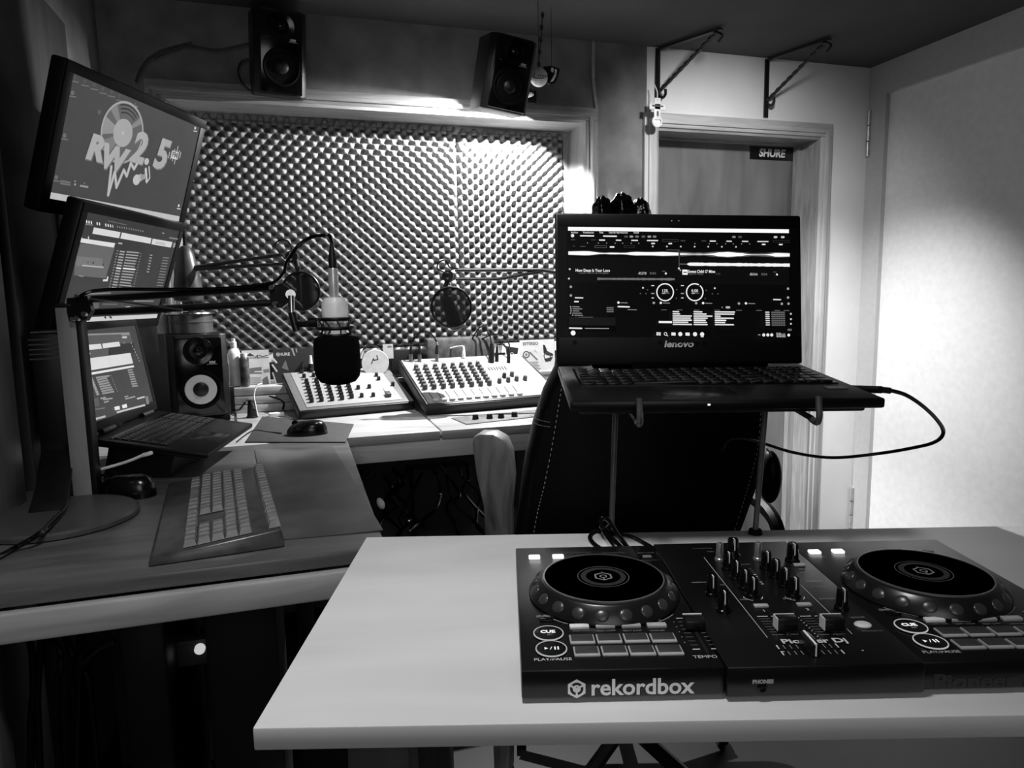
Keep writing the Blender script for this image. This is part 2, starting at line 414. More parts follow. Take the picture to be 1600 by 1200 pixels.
# small white cross-shaped tag hanging on the left bracket
pc = ony(1027, 170, 2.62)
g = G(); g.box((0, 0, 0), (.030, .006, .085), bev=.003); g.box((0, 0, .008), (.072, .006, .026), bev=.003)
g.box((.0, -.0035, .01), (.05, .001, .006), 1); g.box((0, -.0035, -.02), (.008, .001, .02), 1)
g.tube([(0, 0, .04), (.004, .01, .07), (0, .025, .10)], .0025, 6)
g.lathe([(.0, -.004), (.022, -.004), (.024, 0), (.022, .004), (.016, .004), (.016, -.003)], 20, 0, T(0, 0, -.05) @ Rx(90))
tag(g.build('cross_tag', [mat('white_plastic', .9, .4), ink(.3)], M=T(*pc)), 'small white cross-shaped tag hanging below left iron bracket at door corner', 'tag')
# SHURE sign on the door leaf
q = [onx(0, 0, 0)]
a = ony(1174, 226, VB+.124); b = ony(1243, 250, VB+.124)
cx, cz, w, h = (a.x+b.x)/2, (a.z+b.z)/2-.006, b.x-a.x, .058
cx -= .007
sg = empty('sign', T(cx, VB+.125, cz), 'small black sticker with bold white lettering at top of the plywood door', 'sign')
G().box((0, -.0015, 0), (w, .003, h)).build('plate', mat('sticker_black', .03, .4), sg)
cv = Canvas(Matrix(), False, .0)
cv.text((-.004, 0), 'SHURE', .048, .85, px=False, bold=.0018, shear=.12, sx=.98)
cv.build('lettering', sg, T(0, -.0034, 0) @ Rx(90))
# ================================================================== DESKS AND TABLE
desk_m = wood('pale_varnished_desk', .58, .74, .28, 'X', 3, 9, .03)
desk_d = wood('dark_varnished_desk', .26, .40, .3, 'X', 3, 8, .03)
fascia_m = wood('desk_fascia_wood', .66, .84, .4, 'X', 3, 10, .04)
fascia_d = wood('desk_fascia_dark', .52, .68, .35, 'X', 3, 10, .04)
leg_m = wood('desk_leg_wood', .2, .3, .5, 'Z', 3, 8)
dk = empty('desk', T(.5, 2.35, 0), 'long pale wooden desk under the window carrying both mixers and the speaker', 'desk')
o = T(-.5, -2.35, 0)
G().b2((U0, 2.035, .772), (.395, 2.695, .80), M=o, bev=.006).build('worktop_board', desk_m, dk)
G().b2((.398, 2.035, .772), (1.18, 2.695, .80), M=o, bev=.006).build('worktop_board', desk_m, dk)
G().b2((.12, 2.045, .715), (1.18, 2.065, .772), M=o, bev=.003).build('front_rail', fascia_m, dk)
for x in (-.05, 1.12): G().b2((x, 2.08, 0), (x+.05, 2.14, .772), M=o, bev=.004).build('leg', leg_m, dk)
for x in (-.5, 1.12): G().b2((x, 2.6, 0), (x+.05, 2.66, .772), M=o, bev=.004).build('leg', leg_m, dk)
G().b2((-.05, 2.62, .35), (1.12, 2.64, .7), M=o).build('back_panel', leg_m, dk)
rz = empty('shelf_riser', T(-.13, 2.655, .80), 'low plank riser at back of desk in front of the leaning leaflets', 'shelf')
for k in range(3): G().b2((-.10, -.032, .031*k+.001), (.105, .032, .031*k+.03), bev=.003).build('plank', fascia_m, rz)
d2k = empty('desk', T(-.25, 1.55, 0), 'dark wooden side desk at left carrying keyboard and round screen base', 'desk')
o = T(.25, -1.55, 0)
G().b2((U0, 1.10, .775), (.118, 2.03, .80), M=o, bev=.005).build('worktop', desk_d, d2k)
G().b2((U0, 1.085, .728), (.118, 1.105, .772), M=o, bev=.004).build('front_rail', fascia_d, d2k)
G().b2((.095, 1.11, .735), (.112, 2.0, .772), M=o, bev=.003).build('side_rail', leg_m, d2k)
for x, y in ((-.5, 1.14), (.06, 1.14), (-.5, 1.9)): G().b2((x, y, 0), (x+.045, y+.045, .775), M=o, bev=.004).build('leg', leg_m, d2k)
g = G(); q = [onz(*p, .80) for p in ((398, 704), (520, 699), (599, 830), (425, 846))]
g.prism([(p.x, p.y) for p in q], .8003, .8025)
tag(g.build('desk_mat', mat('dark_desk_mat', .27, .38, var=.35, scale=7), bevel=.0006), 'dark blotched desk mat lying on the side desk right of the keyboard', 'desk mat')
# front table
TM = T(-.048, .511, 0) @ Rz(-17)
TH_ = .888
tb = empty('table', TM, 'pale plywood table in the foreground carrying the disc jockey controller', 'table')
table_m = wood('pale_plywood_top', .74, .86, .45, 'X', 1.6, 4, .01)
g = G().b2((0, 0, TH_-.018), (1.45, .408, TH_), bev=.0015)
g.build('tabletop', table_m, tb)
for x, y in ((.06, .03), (1.34, .03), (.06, .33), (1.34, .33)): G().b2((x, y, 0), (x+.05, y+.045, TH_-.018), bev=.004).build('leg', leg_m, tb)
G().b2((.06, .37, TH_-.09), (1.39, .388, TH_-.018)).build('back_apron', leg_m, tb)
# ================================================================== STUDIO SPEAKERS
blk = mat('matt_black_plastic', .045, .45, var=.1)
bezel_blk = mat('bezel_black', .022, .5, spec=.15)
blk_gloss = mat('gloss_black_plastic', .03, .15, var=.1)
blk_soft = mat('soft_black_rubber', .03, .8, spec=.1)
cone_white = mat('pale_cone', .88, .6, var=.03)
cone_dark = mat('dark_cone', .06, .5, spec=.1)
chrome = mat('chrome', .8, .18, 1.)
steel = mat('brushed_steel', .6, .32, .9)
def speaker(M, W_, H_, D_, label, cone, group=None, logo='KRK', top_tilt=0):
    """base centre front at local origin, front faces -y"""
    r = empty('studio_monitor', M, label, 'speaker', group)
    b = W_*.12
    poly = [(-W_/2, .02), (-W_/2+b, 0), (W_/2-b, 0), (W_/2, .02), (W_/2, D_), (-W_/2, D_)]
    G().prism(poly, 0, H_).build('cabinet', blk, r, bevel=.006)
    g = G().box((0, -.004, H_*.49), (W_-2*b+.006, .008, H_*.93), bev=.006); g.build('baffle', blk_gloss, r)
    zc = H_*.335; R = W_*.355; F = Rx(90)
    w = T(0, -.008, zc) @ F
    sp = G().lathe([(R, -.001), (R*1.0, .004), (R*.93, .007), (R*.84, .004), (R*.76, .0005)], 40, 0, w).build('woofer_surround', blk_soft, r)
    G().lathe([(R*.76, .001), (R*.72, .002), (R*.40, -.004), (R*.39, -.002)], 40, 0, w).build('woofer_cone', cone, r)
    G().lathe([(R*.39, -.003), (R*.36, .004), (R*.22, .010), (0, .012)], 32, 0, w).build('dust_cap', blk, r)
    zt = H_*.80; Rt = W_*.17
    tw = T(0, -.008, zt) @ F
    t = G().lathe([(Rt*1.5, 0), (Rt*1.45, .003), (Rt, .001), (Rt*.5, -.003), (Rt*.45, .001), (Rt*.25, .004), (0, .005)], 32, 0, tw).build('tweeter', blk_gloss, r)
    cv = Canvas(Matrix(), False, 0)
    cv.text((W_*.22, 0), logo, .010, .9, px=False, shear=.2, bold=.0004); cv.line([(W_*.13, -.006), (W_*.30, -.006)], .0012, .8, px=False)
    cv.text((-W_*.27, 0), 'K5', .007, .35, px=False)
    cv.build('lettering', r, T(0, -.0085, H_*.655) @ Rx(90))
    return r
p = atd(317, 651, 2.29)
yaw = -16-12
KM = T(p.x, p.y, .822) @ Rz(-math.degrees(atan2(p.x, p.y))*1.0+3)
speaker(KM, .180, .272, .19, 'black studio speaker with pale woofer cone standing on the desk', cone_white)
tag(G().box((0, .09, -.011), (.17, .17, .020), bev=.004).build('isolation_pad', blk_soft, M=KM), 'black foam pad under the studio speaker on the desk', 'pad')
Fwd = Vector((sin(PHI), cos(PHI), 0))
pL = atd(440, 150, 2.37)
speaker(T(*pL) @ Rz(-math.degrees(atan2(pL.x, pL.y))+9) @ Ry(1) @ Rx(10), .172, .27, .15, 'black speaker mounted above the left half of the window', cone_dark, 'speakers mounted above the window')
pR = atd(789, 175, 2.33)
speaker(T(*pR) @ Rz(-math.degrees(atan2(pR.x, pR.y))+21) @ Ry(7) @ Rx(11), .165, .235, .15, 'black speaker mounted above right half of window beside a white ball', cone_dark, 'speakers mounted above the window')
# wall arms that carry them
for pp, lb in ((pL, 'dark wall arm behind the left speaker above the window'), (pR, 'dark wall arm behind the right speaker above the window')):
    g = G().tube([(pp.x+.03, pp.y+.15, pp.z+.14), (pp.x+.03, VB-.01, pp.z+.16)], .012, 8, smooth=False)
    g.box((pp.x+.03, VB-.006, pp.z+.17), (.06, .01, .08), bev=.003)
    tag(g.build('wall_arm', blk), lb, 'bracket')
# baseball and sunglasses beside the right speaker
bp = atd(842, 121, 2.42)
g = G().ell((0, 0, 0), (.031, .031, .031), 28, 18)
cv = G().tube([(-.022, -.022, .006), (-.026, -.018, -.006), (-.012, -.0285, -.012), (.008, -.0305, -.010)], .0016, 6, 1)
for k in range(5): cv.box((-.012+.008*k, -.0305+.0008*abs(k-2), -.003), (.004, .003, .004), 1)
g.tube([(0, .0, .030), (0, 0, ZC-bp.z-.001)], .0012, 5, 1)
for f, m in zip(cv.f, cv.m): g.f.append([i+len(g.v) for i in f]); g.m.append(m)
g.v += cv.v
tag(g.build('baseball', [mat('white_leather_ball', .85, .5), ink(.12)], M=T(*bp)), 'white ball with dark handwriting hanging beside right speaker above the window', 'ball')
sp_ = atd(862, 119, 2.47)
g = G(); out = [(-.030, .032), (.0, .034), (.028, .024), (.026, .008), (.014, -.020), (0, -.028), (-.014, -.026)]
g.prism(out, -.004, .004)
g.prism([(-.001, .028), (.006, .026), (.008, .018), (.003, .010), (-.003, .017)], .0035, .006, 1)
g.prism([(.012, .024), (.019, .018), (.016, .0), (.006, -.018), (-.006, -.022), (.004, -.006), (.010, .008)], .0035, .006, 1)
g.tube([(0, .030, 0), (0, ZC-sp_.z-.001, 0)], .001, 5)
tag(g.build('sunglasses', [blk_gloss, mat('white_lens', .85, .2)], M=T(*sp_) @ Rz(-17) @ Rx(90)), 'black and white sunglasses hanging behind the white ball by right speaker', 'sunglasses')
# chain hanging from the ceiling
g = G(); c0 = atd(848, 62, 2.50); 
for k in range(9):
    g.lathe([(.006, -.0012), (.0075, 0), (.006, .0012), (.0048, 0), (.006, -.0012)], 14, 0, T(c0.x-.004*k*.5, c0.y, ZC-.010-.021*k) @ Rz(90*(k % 2)) @ Rx(90) @ Matrix.Diagonal((1, 1.5, 1, 1)))
tag(g.build('chain', mat('grey_chain_steel', .35, .4, .8)), 'short chain hanging from the ceiling above the white ball', 'chain')
# loose wires along the wall at upper left
for pts, lb in (([(300, 66), (250, 80), (225, 100), (212, 128)], 'black wire running along ceiling edge to the tilted upper screen'),
                ([(395, 66), (340, 78), (290, 72), (240, 90)], 'black wire sagging between left wall speaker and upper left corner'),
                ([(392, 92), (378, 96), (372, 112), (380, 132), (392, 142)], 'black wire loop hanging at side of left wall speaker')):
    g = G().tube([ony(x, y, 2.66) for x, y in pts], .0035, 6); tag(g.build('wire', blk), lb, 'wire')
# ================================================================== SCREENS AT THE LEFT
def monitor(MS, SW, SH, bz, th, label, draw):
    """MS: frame at the screen centre, x right, y up, z out"""
    r = empty('flat_screen', MS, label, 'screen')
    G().box((0, -.004, -th/2), (SW+2*bz, SH+2*bz+.012, th), bev=.006).build('housing', blk, r)
    g = G(); x, y = SW/2, SH/2; X, Y = x+bz, y+bz; Z = .003
    for a, b in (((-X, y), (X, Y)), ((-X, -Y-.008), (X, -y)), ((-X, -y), (-x, y)), ((x, -y), (X, y))): g.b2((a[0], a[1], -.001), (b[0], b[1], Z), bev=.001)
    g.build('bezel', bezel_blk, r)
    cv = Canvas(MS); cv.poly([(-x, -y), (x, -y), (x, y), (-x, y)], draw[0], False); draw[1](cv); cv.build('display', r)
    G().box((0, 0, -th-.02), (.1, .1, .04), bev=.006).build('back_mount', blk, r)
    return r
M1 = frame([[0.40501, 0.28448, 0.86893], [0.91431, -0.12358, -0.38571], [-0.00235, 0.95068, -0.31015]], (-0.3614, 1.9455, 1.5488))
M2 = frame([[0.26968, 0.32331, 0.90705], [0.96295, -0.09155, -0.25366], [0.00103, 0.94186, -0.33602]], (-0.4060, 1.9771, 1.2779))
def draw1(c):
    c.k = 1.15
    c.off = (0, 60, .25)
    P = c.poly
    P([(312, 960), (1122, 1112), (1118, 1146), (305, 1000)], .74)
    for x, y in ((468, 250), (530, 275), (588, 298), (642, 323), (695, 342), (745, 368)):
        c.disc((x, y-8), .0035, .33); c.line([(x-20, y+16), (x+22, y+24)], .0022, .42)
    for x, y in ((452, 340), (402, 607), (350, 868)): c.disc((x, y), .0042, .42); c.line([(x-18, y+20), (x+20, y+26)], .0022, .45)
    c.line([(828, 420), (856, 428)], .003, .5); c.disc((843, 408), .002, .4)
    c.ring((618, 460), .001, .0052, .38)
    for x, y in ((1218, 560), (1115, 1045)): c.disc((x, y), .0035, .8); c.line([(x-10, y+18), (x+10, y+21)], .002, .85)
    for x, y in ((405, 890), (405, 905)): c.line([(x-28, y), (x+30, y+10)], .0035, .45)
    c.disc((466, 892), .0022, .5); c.disc((466, 912), .0026, .55); c.line([(500, 920), (545, 928)], .004, .55); c.disc((524, 905), .0016, .5)
    # vinyl record
    ctr = c.L(765, 590); e = c.L(893, 600); R = sqrt((e[0]-ctr[0])**2+(e[1]-ctr[1])**2)
    c.disc(ctr, R, .62, 48, False); c.disc(ctr, R*.93, .38, 48, False)
    for k, gr in ((.86, .22), (.74, .2), (.62, .22)): c.ring(ctr, R*k, R*(k+.05), gr, px=False, a0=.9, a1=2.0)
    for a0, a1, gr in ((2.15, 2.5, .5), (2.8, 3.4, .56), (.55, .8, .52), (3.6, 4.2, .48)): c.ring(ctr, R*.45, R*.93, gr, 10, False, a0, a1)
    c.disc(ctr, R*.45, .64, 32, False); c.disc(ctr, R*.06, .7, 12, False)
    for dx, gr, bo in ((.0016, .45, .0056), (0, .66, .0042)):
        for (x, y), s_, h, sx in (((590, 690), 'R', .074, 1.1), ((700, 752), 'W', .072, 1.05), ((862, 690), '2', .100, 1.0), ((1002, 730), '5', .102, 1.0)):
            q = c.L(x, y); c.text((q[0]+dx, q[1]-dx), s_, h, gr, px=False, bold=bo, shear=.15, sx=sx)
    c.disc((912, 768), .0075, .72)
    for dx, h in ((1052, .014), (1066, .02), (1080, .03), (1096, .046), (1110, .022), (1122, .014)):
        q = c.L(dx, 728); c.line([(q[0], q[1]-h/2), (q[0], q[1]+h/2)], .0032, .66, False)
    q = c.L(1088, 728); c.poly([(q[0]-.013, q[1]-.010), (q[0]+.012, q[1]-.010), (q[0]+.012, q[1]+.010), (q[0]-.013, q[1]+.010)], .80, False)
    c.text(q, 'FM', .019, .45, px=False, bold=.0008)
    zz = [(690, 800), (670, 978), (712, 830), (722, 930), (768, 820), (786, 860), (812, 778), (832, 815), (852, 780)]
    c.line(zz, .0075, .55); c.line(zz, .005, .72)
    c.disc((848, 882), .0115, .74); c.disc((872, 868), .008, .7); c.line([(880, 868), (905, 858)], .011, .66); c.line([(905, 815), (910, 890)], .007, .74)
    for k in range(3): c.line([(875+12*k, 850), (882+12*k, 880)], .002, .42)
    c.line([(925, 800), (930, 870), (910, 900)], .0035, .74)
def draw2(c):
    c.k = 1.18
    c.off = (120, 320, .15)
    P = c.poly
    P([(-15, 560), (12, 400), (395, 440), (300, 765), (-30, 735)], .40); P([(0, 535), (270, 560), (262, 640), (-10, 640)], .46)
    P([(30, 345), (400, 400), (385, 445), (28, 390)], .86); c.line([(45, 325), (48, 345)], .003, .8); c.line([(120, 335), (122, 352)], .003, .8)
    P([(178, 235), (455, 285), (440, 348), (160, 300)], .84); P([(468, 288), (778, 348), (765, 405), (452, 350)], .84); P([(790, 352), (995, 388), (978, 445), (775, 410)], .84)
    c.line([(820, 385), (920, 402)], .0012, .5); c.line([(815, 400), (925, 420)], .0012, .55)
    for k in range(24):
        x = 100+k*24+(12 if k > 3 else 0)+(18 if k > 6 else 0); y = 175+(x-100)*.175
        if k in (3, 6, 11): continue
        c.line([(x, y-9), (x+3, y+10 if k < 12 else y+2)], .0030 if k < 12 else .0016, .92 if k < 10 else .7)
    c.line([(85, 200), (160, 210)], .0022, .5); c.line([(430, 398), (465, 403)], .003, .7)
    c.line([(320, 165), (510, 208)], .0016, .42); c.line([(885, 293), (905, 296)], .0022, .6); c.line([(960, 342), (1045, 355)], .0036, .5)
    P([(1005, 395), (1025, 398), (1012, 445), (993, 442)], .6)
    for k in range(14):
        y = 482+k*28.5; x = -k*7.3
        c.line([(415+x, y-6), (422+x, y-4)], .0022, .6); c.line([(445+x, y), (490+x, y+7)], .0030, .62 if k != 6 else .9)
        c.line([(515+x, y+5), (640+x-(k*3 % 17), y+17)], .0027, .62 if k != 6 else .95)
        c.line([(655+x, y+22), (668+x, y+24)], .0022, .45)
        if k < 7: c.line([(758+x*.9, y+40), (778+x*.9, y+43)], .0030, .55)
        if k > 1: c.line([(905+x, y+8), (965+x, y+14)], .0026, .48)
    c.line([(40, 625), (255, 645)], .0026, .7); c.disc((150, 598), .0022, .12); c.disc((258, 615), .0018, .15); c.disc((95, 592), .0016, .2)
    P([(298, 738), (310, 742), (300, 790), (250, 790), (255, 770), (290, 768)], .85)
    c.line([(0, 730), (45, 738)], .0028, .52)
    c.line([(20, 925), (330, 912)], .003, .5); c.line([(250, 1028), (400, 1030)], .003, .4); c.line([(575, 995), (780, 998)], .0025, .55)
    P([(490, 1055), (538, 1052), (532, 1090), (480, 1094)], .92); P([(570, 1058), (622, 1055), (612, 1085), (560, 1090)], .92)
    for k in range(4): c.line([(150, 1015+k*20), (205, 1018+k*20)], .0035, .38)
    P([(60, 1165), (825, 1132), (812, 1172), (20, 1215)], .80); c.line([(270, 1160), (280, 1172)], .004, .2); c.line([(320, 1158), (340, 1170)], .004, .3)
monitor(M1, .4715, .2645, .022, .038, 'upper flat screen on the left showing a vinyl record and radio station logo', (.29, draw1))
monitor(M2, .4484, .2525, .021, .038, 'middle flat screen on the left showing a playlist program', (.24, draw2))
g = G(); g.cyl((-.53, 2.28, .801), (-.53, 2.28, 1.75), .017, n=16); g.cyl((-.53, 2.28, .801), (-.53, 2.28, .812), .045, n=28)
for MM, off in ((M1, .075), (M2, .075)):
    q = MM @ Vector((0, 0, -off)); g.tube([q, (-.53, 2.28, q.z)], .012, 8, smooth=False)
    g.cyl((-.53, 2.28, q.z-.03), (-.53, 2.28, q.z+.03), .026, n=16)
tag(g.build('screen_pole', blk), 'black desk pole with arms behind the two upper screens', 'pole')
# edge-on vented screen with neck and round base
ed = empty('monitor', T(-.440, 1.440, .80), 'black vented monitor seen edge-on above round base behind the steel post', 'monitor')
Mi = T(-.440, 1.440, .80).inverted()
g = G().b2((-.532, 1.66, .885), (-.467, 1.88, 1.140), M=Mi, bev=.006); g.build('housing', blk, ed)
g = G()
for k in range(5): g.b2((-.5328, 1.6585, 1.085+.010*k), (-.4662, 1.75, 1.088+.010*k), M=Mi)
g.build('vent_slots', mat('vent_grey', .30, .4), ed)
g = G().b2((-.529, 1.664, 1.1405), (-.470, 1.87, 1.143), M=Mi); g.build('top_cap', mat('cap_grey', .40, .4), ed)
pts = [Vector((-.500, 1.69, .93)), Vector((-.495, 1.64, .89)), Vector((-.478, 1.54, .845)), Vector((-.468, 1.462, .8155))]
g = G(); vs = []; fs = []; pr = crom(pts, 8)
for k, p in enumerate(pr):
    wx = .030; wy = .018
    for sx, sy in ((-1, -1), (1, -1), (1, 1), (-1, 1)): vs.append((p.x+sx*wx+.440, p.y+sy*wy-1.440, p.z+sy*.012-.80))
for k in range(len(pr)-1):
    for i in range(4): fs.append((k*4+i, k*4+(i+1) % 4, k*4+4+(i+1) % 4, k*4+4+i))
fs += [(0, 1, 2, 3), tuple((len(pr)-1)*4+i for i in (3, 2, 1, 0))]
g.add(vs, fs); g.build('neck', blk, ed, bevel=.004)
g = G().lathe([(.125, 0), (.130, .003), (.130, .010), (.125, .014), (0, .015)], 56); g.build('round_base', mat('base_grey', .28, .35), ed)
# steel post that carries the near boom arm
PO = Vector((-.438, 1.60, .80)); PM = T(*PO) @ Rz(-6)
po = empty('boom_post', PM, 'upright square steel post in front of left screens holding the near boom arm', 'post')
G().b2((-.0175, -.0175, .006), (.0175, .0175, .392), bev=.001).build('square_tube', wood('scratched_steel_tube', .50, .66, .35, 'Z', 3, 3), po)
G().b2((.0176, -.018, .006), (.028, .010, .385), bev=.001).build('side_strip', blk, po)
G().b2((-.019, -.019, .392), (.024, .019, .400), bev=.002).build('end_cap', blk, po)
G().b2((-.035, -.03, 0), (.035, .03, .006), bev=.001).build('foot_plate', blk, po)
# ================================================================== LAPTOPS
def keyboard(par, x0, x1, y0, y1, z, numpad=True, kd=.05, key_m=None, glint=.3):  # small pale quads on the caps paint the key glints in
    g = G(); rows = 6; dy = (y1-y0)/rows; random.seed(3)
    main = x1-(.075 if numpad else 0)
    g.b2((x0-.003, y0-.003, z-.001), (x1+.003, y1+.003, z+.0004), 0)
    for r in range(rows):
        n = 15; dx = (main-x0)/n; h = dy*(.82 if r < 5 else .55); c = 0; yy = y0+r*dy+dy*.08
        while c < n:
            w = 1
            if r == 0 and c == 4: w = 5
            elif c == 0 and r in (1, 2, 3): w = (0, 2, 2, 1)[r]
            elif c >= n-2 and r in (1, 2): w = n-c
            xa = x0+c*dx+dx*.07; xb = x0+(c+w)*dx-dx*.07
            g.b2((xa, yy, z), (xb, yy+h, z+.0022), 1, bev=.0006)
            if w == 1 and glint: g.b2((xa+dx*.12, yy+h*.55, z+.0022), (xa+dx*.3, yy+h*.72, z+.00228), 2)
            c += w
        if numpad:
            for c in range(4):
                xa = main+.006+c*.0172; g.b2((xa, yy, z), (xa+.0155, yy+h, z+.0022), 1, bev=.0006)
                if glint: g.b2((xa+.003, yy+h*.5, z+.0022), (xa+.006, yy+h*.7, z+.00228), 2)
    return g.build('keyboard', [blk_gloss, key_m or mat('black_key_plastic', kd, .3), ink(glint)], par)
lap_blk = mat('laptop_black', .04, .35, var=.1, spec=.25)
def laptop(B, W_, D_, L, LW, LH, lc, label, numpad, screen, draw, logo=None, key_m=None, bg=.05):
    r = empty('laptop', B, label, 'laptop')
    G().b2((0, 0, -.012), (W_, D_, 0), bev=.003).build('base', lap_blk, r)
    G().b2((.012, .02, -.020), (W_-.012, D_-.005, -.012), bev=.003).build('base_bottom', blk, r)
    keyboard(r, .022 if numpad else .03, W_-.016, D_*.38, D_*.86, .0008, numpad, key_m=key_m)
    G().b2((W_*.30, .012, -.0005), (W_*.56, D_*.33, .0005), bev=.0003).build('touchpad', mat('touchpad_black', .07, .22), r)
    for x in (.05, W_-.11): G().cyl((x, D_-.004, .004), (x+.06, D_-.004, .004), .007, n=14).build('hinge', blk, r)
    RM = B.inverted() @ L
    lid = G().b2((-LW/2, -LH/2, -.008), (LW/2, LH/2, -.0005), M=RM, bev=.003).build('lid', lap_blk, r)
    x0, y0, x1, y1 = screen
    g = G()
    g.b2((-LW/2+.003, y1, -.001), (LW/2-.003, LH/2-.003, .0015), M=RM, bev=.0007); g.b2((-LW/2+.003, -LH/2+.003, -.001), (LW/2-.003, y0, .0015), M=RM, bev=.0007)
    g.b2((-LW/2+.003, y0, -.001), (x0, y1, .0015), M=RM); g.b2((x1, y0, -.001), (LW/2-.003, y1, .0015), M=RM)
    g.build('bezel', bezel_blk, lid)
    c = Canvas(L); c.poly([(x0, y0), (x1, y0), (x1, y1), (x0, y1)], bg, False); draw(c)
    c.build('display', lid, RM)
    if logo:
        cv = Canvas(L, False, .0016); cv.text(*logo); cv.build('lettering', lid, RM)
    return r
B1 = frame([[0.95289, 0.3029, -0.01572], [-0.30329, 0.95093, -0.06123], [-0.0036, 0.06312, 0.998]], (0.2931, 0.7323, 1.0781))
L1 = frame([[0.97706, 0.04583, -0.20797], [-0.21215, 0.12399, -0.96934], [-0.01864, 0.99122, 0.13087]], (0.5253, 0.8853, 1.2052))
def draw3(c):
    c.off = (860, 330, .25); P = c.poly; Ln = c.line
    P([(110, 240), (1490, 255), (1490, 460), (110, 445)], .05)
    P([(110, 98), (1490, 114), (1490, 137), (110, 122)], 1.0)
    c.text((395, 133), '', .001, .5) if 0 else None
    for x, t in ((150, 'Archivo'), (237, 'Visualizacion'), (318, 'Pista'), (424, 'Lista de reproduccion'), (536, 'Ayuda')): c.text((x, 133), t, .0042, .95, sx=.74)
    c.disc((138, 153), .0024, .9)
    Ln([(188, 154), (270, 155)], .0018, .95); Ln([(332, 156), (412, 157)], .0018, .95)
    for x, gr in ((472, .3), (505, .6), (540, .45), (580, .35), (617, .6), (650, .5), (1145, .5), (1183, .3), (1405, .8), (1450, .8)): Ln([(x-5, 157+x*.004), (x+6, 157+x*.004)], .003, gr)
    for x, w, gr in ((322, 16, .95), (425, 14, .9), (525, 18, .9), (637, 32, .9), (1013, 16, .9), (1115, 14, .85), (1215, 17, .85), (1326, 32, .85), (140, 10, .25), (268, 12, .2), (827, 12, .25), (957, 12, .25)):
        y = 178+x*.0095; Ln([(x-w, y), (x+w, y+.4)], .0017, gr)
    for x in (640, 747, 1330, 1437): Ln([(x-8, 198+x*.008), (x+8, 198+x*.008)], .002, .9)
    for x in (298, 350, 403, 450, 503, 550, 990, 1038, 1092, 1140, 1192, 1242, 230, 900): c.disc((x, 199+x*.006), .0008, .55)
    for x in (637, 725, 812, 898, 983, 1068, 1156): c.disc((x, 218+x*.006), .0012, .8)
    for x0_, x1_, gr in ((276, 348, .35), (458, 522, .2), (697, 797, .25), (1388, 1488, .18)):
        y = 222 if x0_ < 600 else 178+x0_*.008
        Ln([(x0_, y-5), (x1_, y-4), (x1_, y+8), (x0_, y+7), (x0_, y-5)], .0006, gr)
    Ln([(372, 226), (394, 226)], .0020, .95); Ln([(140, 220), (150, 220)], .001, .3); Ln([(185, 222), (215, 223)], .001, .3)
    # big waveform
    def wave(xa, xb, yf, prof, gr):
        n = len(prof); top = []; bot = []
        for i, h in enumerate(prof):
            x = xa+(xb-xa)*i/(n-1); top.append((x, yf(x)-h)); bot.append((x, yf(x)+h))
        z = c.up()
        q = [c.L(*p) for p in top]; s = [c.L(*p) for p in bot]
        c.g.add([(a[0], a[1], z) for a in q]+[(a[0], a[1], z) for a in s], [(i, i+1, n+i+1, n+i) for i in range(n-1)], c.mi(gr))
    yf = lambda x: 264+(x-110)*.0085
    pA = [13, 14, 15, 16, 15, 11, 7, 6, 8, 8, 7, 8, 12, 14, 13, 13, 13, 14, 15, 14, 13, 12]
    pB = [14, 13, 11, 9, 11, 9, 12, 15, 17, 18, 20, 18, 15, 14, 12, 9, 9, 10, 11, 14, 16, 16, 15, 14]
    wave(110, 800, yf, pA, .42); wave(110, 796, yf, [max(2, p-3.5) for p in pA], 1.0)
    wave(806, 1490, yf, pB, .35); wave(806, 1490, yf, [max(1.2, p-9+(4 if 7 < i < 14 or i > 19 else 0)) for i, p in enumerate(pB)], 1.0)
    random.seed(5)
    wave(850, 1490, lambda x: 333+(x-850)*.010, [3]+[8+random.random()*2.5 for _ in range(40)], .95)
    Ln([(800, 332), (850, 333)], .0009, .5); Ln([(799, 245), (801, 360)], .0010, .32); c.disc((799, 360), .0014, .9); c.disc((808, 371), .001, .8); Ln([(722, 244), (800, 246)], .001, .3)
    c.text((262, 373), 'How Deep Is Your Love', .0056, .95, bold=.0001, sx=.88); c.text((268, 388), 'Calvin Harris & Disciples', .0042, .42)
    c.text((570, 391), '-02:27.8', .0050, .9, sx=.74); c.text((637, 391), '03:18.5', .0044, .5, sx=.7)
    P([(820, 367), (853, 368), (853, 400), (820, 399)], .95); Ln([(829, 384), (845, 384)], .0016, .2)
    c.text((940, 380), "Sweet Child O' Mine", .0056, .95, bold=.0001, sx=.84); c.text((905, 394), "Guns N' Roses", .0042, .42, sx=.85); c.text((1043, 394), '5:56', .004, .3)
    c.text((1263, 397), '-05:54.6', .0050, .9, sx=.74); c.text((1330, 397), '05:56.0', .0044, .5, sx=.7)
    for x in (717, 1409): c.disc((x, 392 if x < 800 else 398), .0014, .95); Ln([(x-22, 378+(5 if x > 800 else 0)), (x-5, 378+(5 if x > 800 else 0))], .001, .35)
    wave(290, 772, lambda x: 425+(x-290)*.006, [9]+[5+random.random()*3 for _ in range(36)], .42)
    for x, y in ((118, 365), (113, 424), (574, 481), (1021, 484)): c.disc((x, y), .0013, .85)
    for x, y in ((125, 475), (125, 529), (1477, 487), (1477, 542), (1480, 580), (1438, 581), (905, 577), (1171, 579), (641, 575)): c.disc((x, y), .0018, .62)
    for x, y in ((602, 494), (557, 517), (592, 517), (1005, 519), (1040, 519), (783, 493), (967, 497), (780, 547), (960, 549)): c.disc((x, y), .0009, .35)
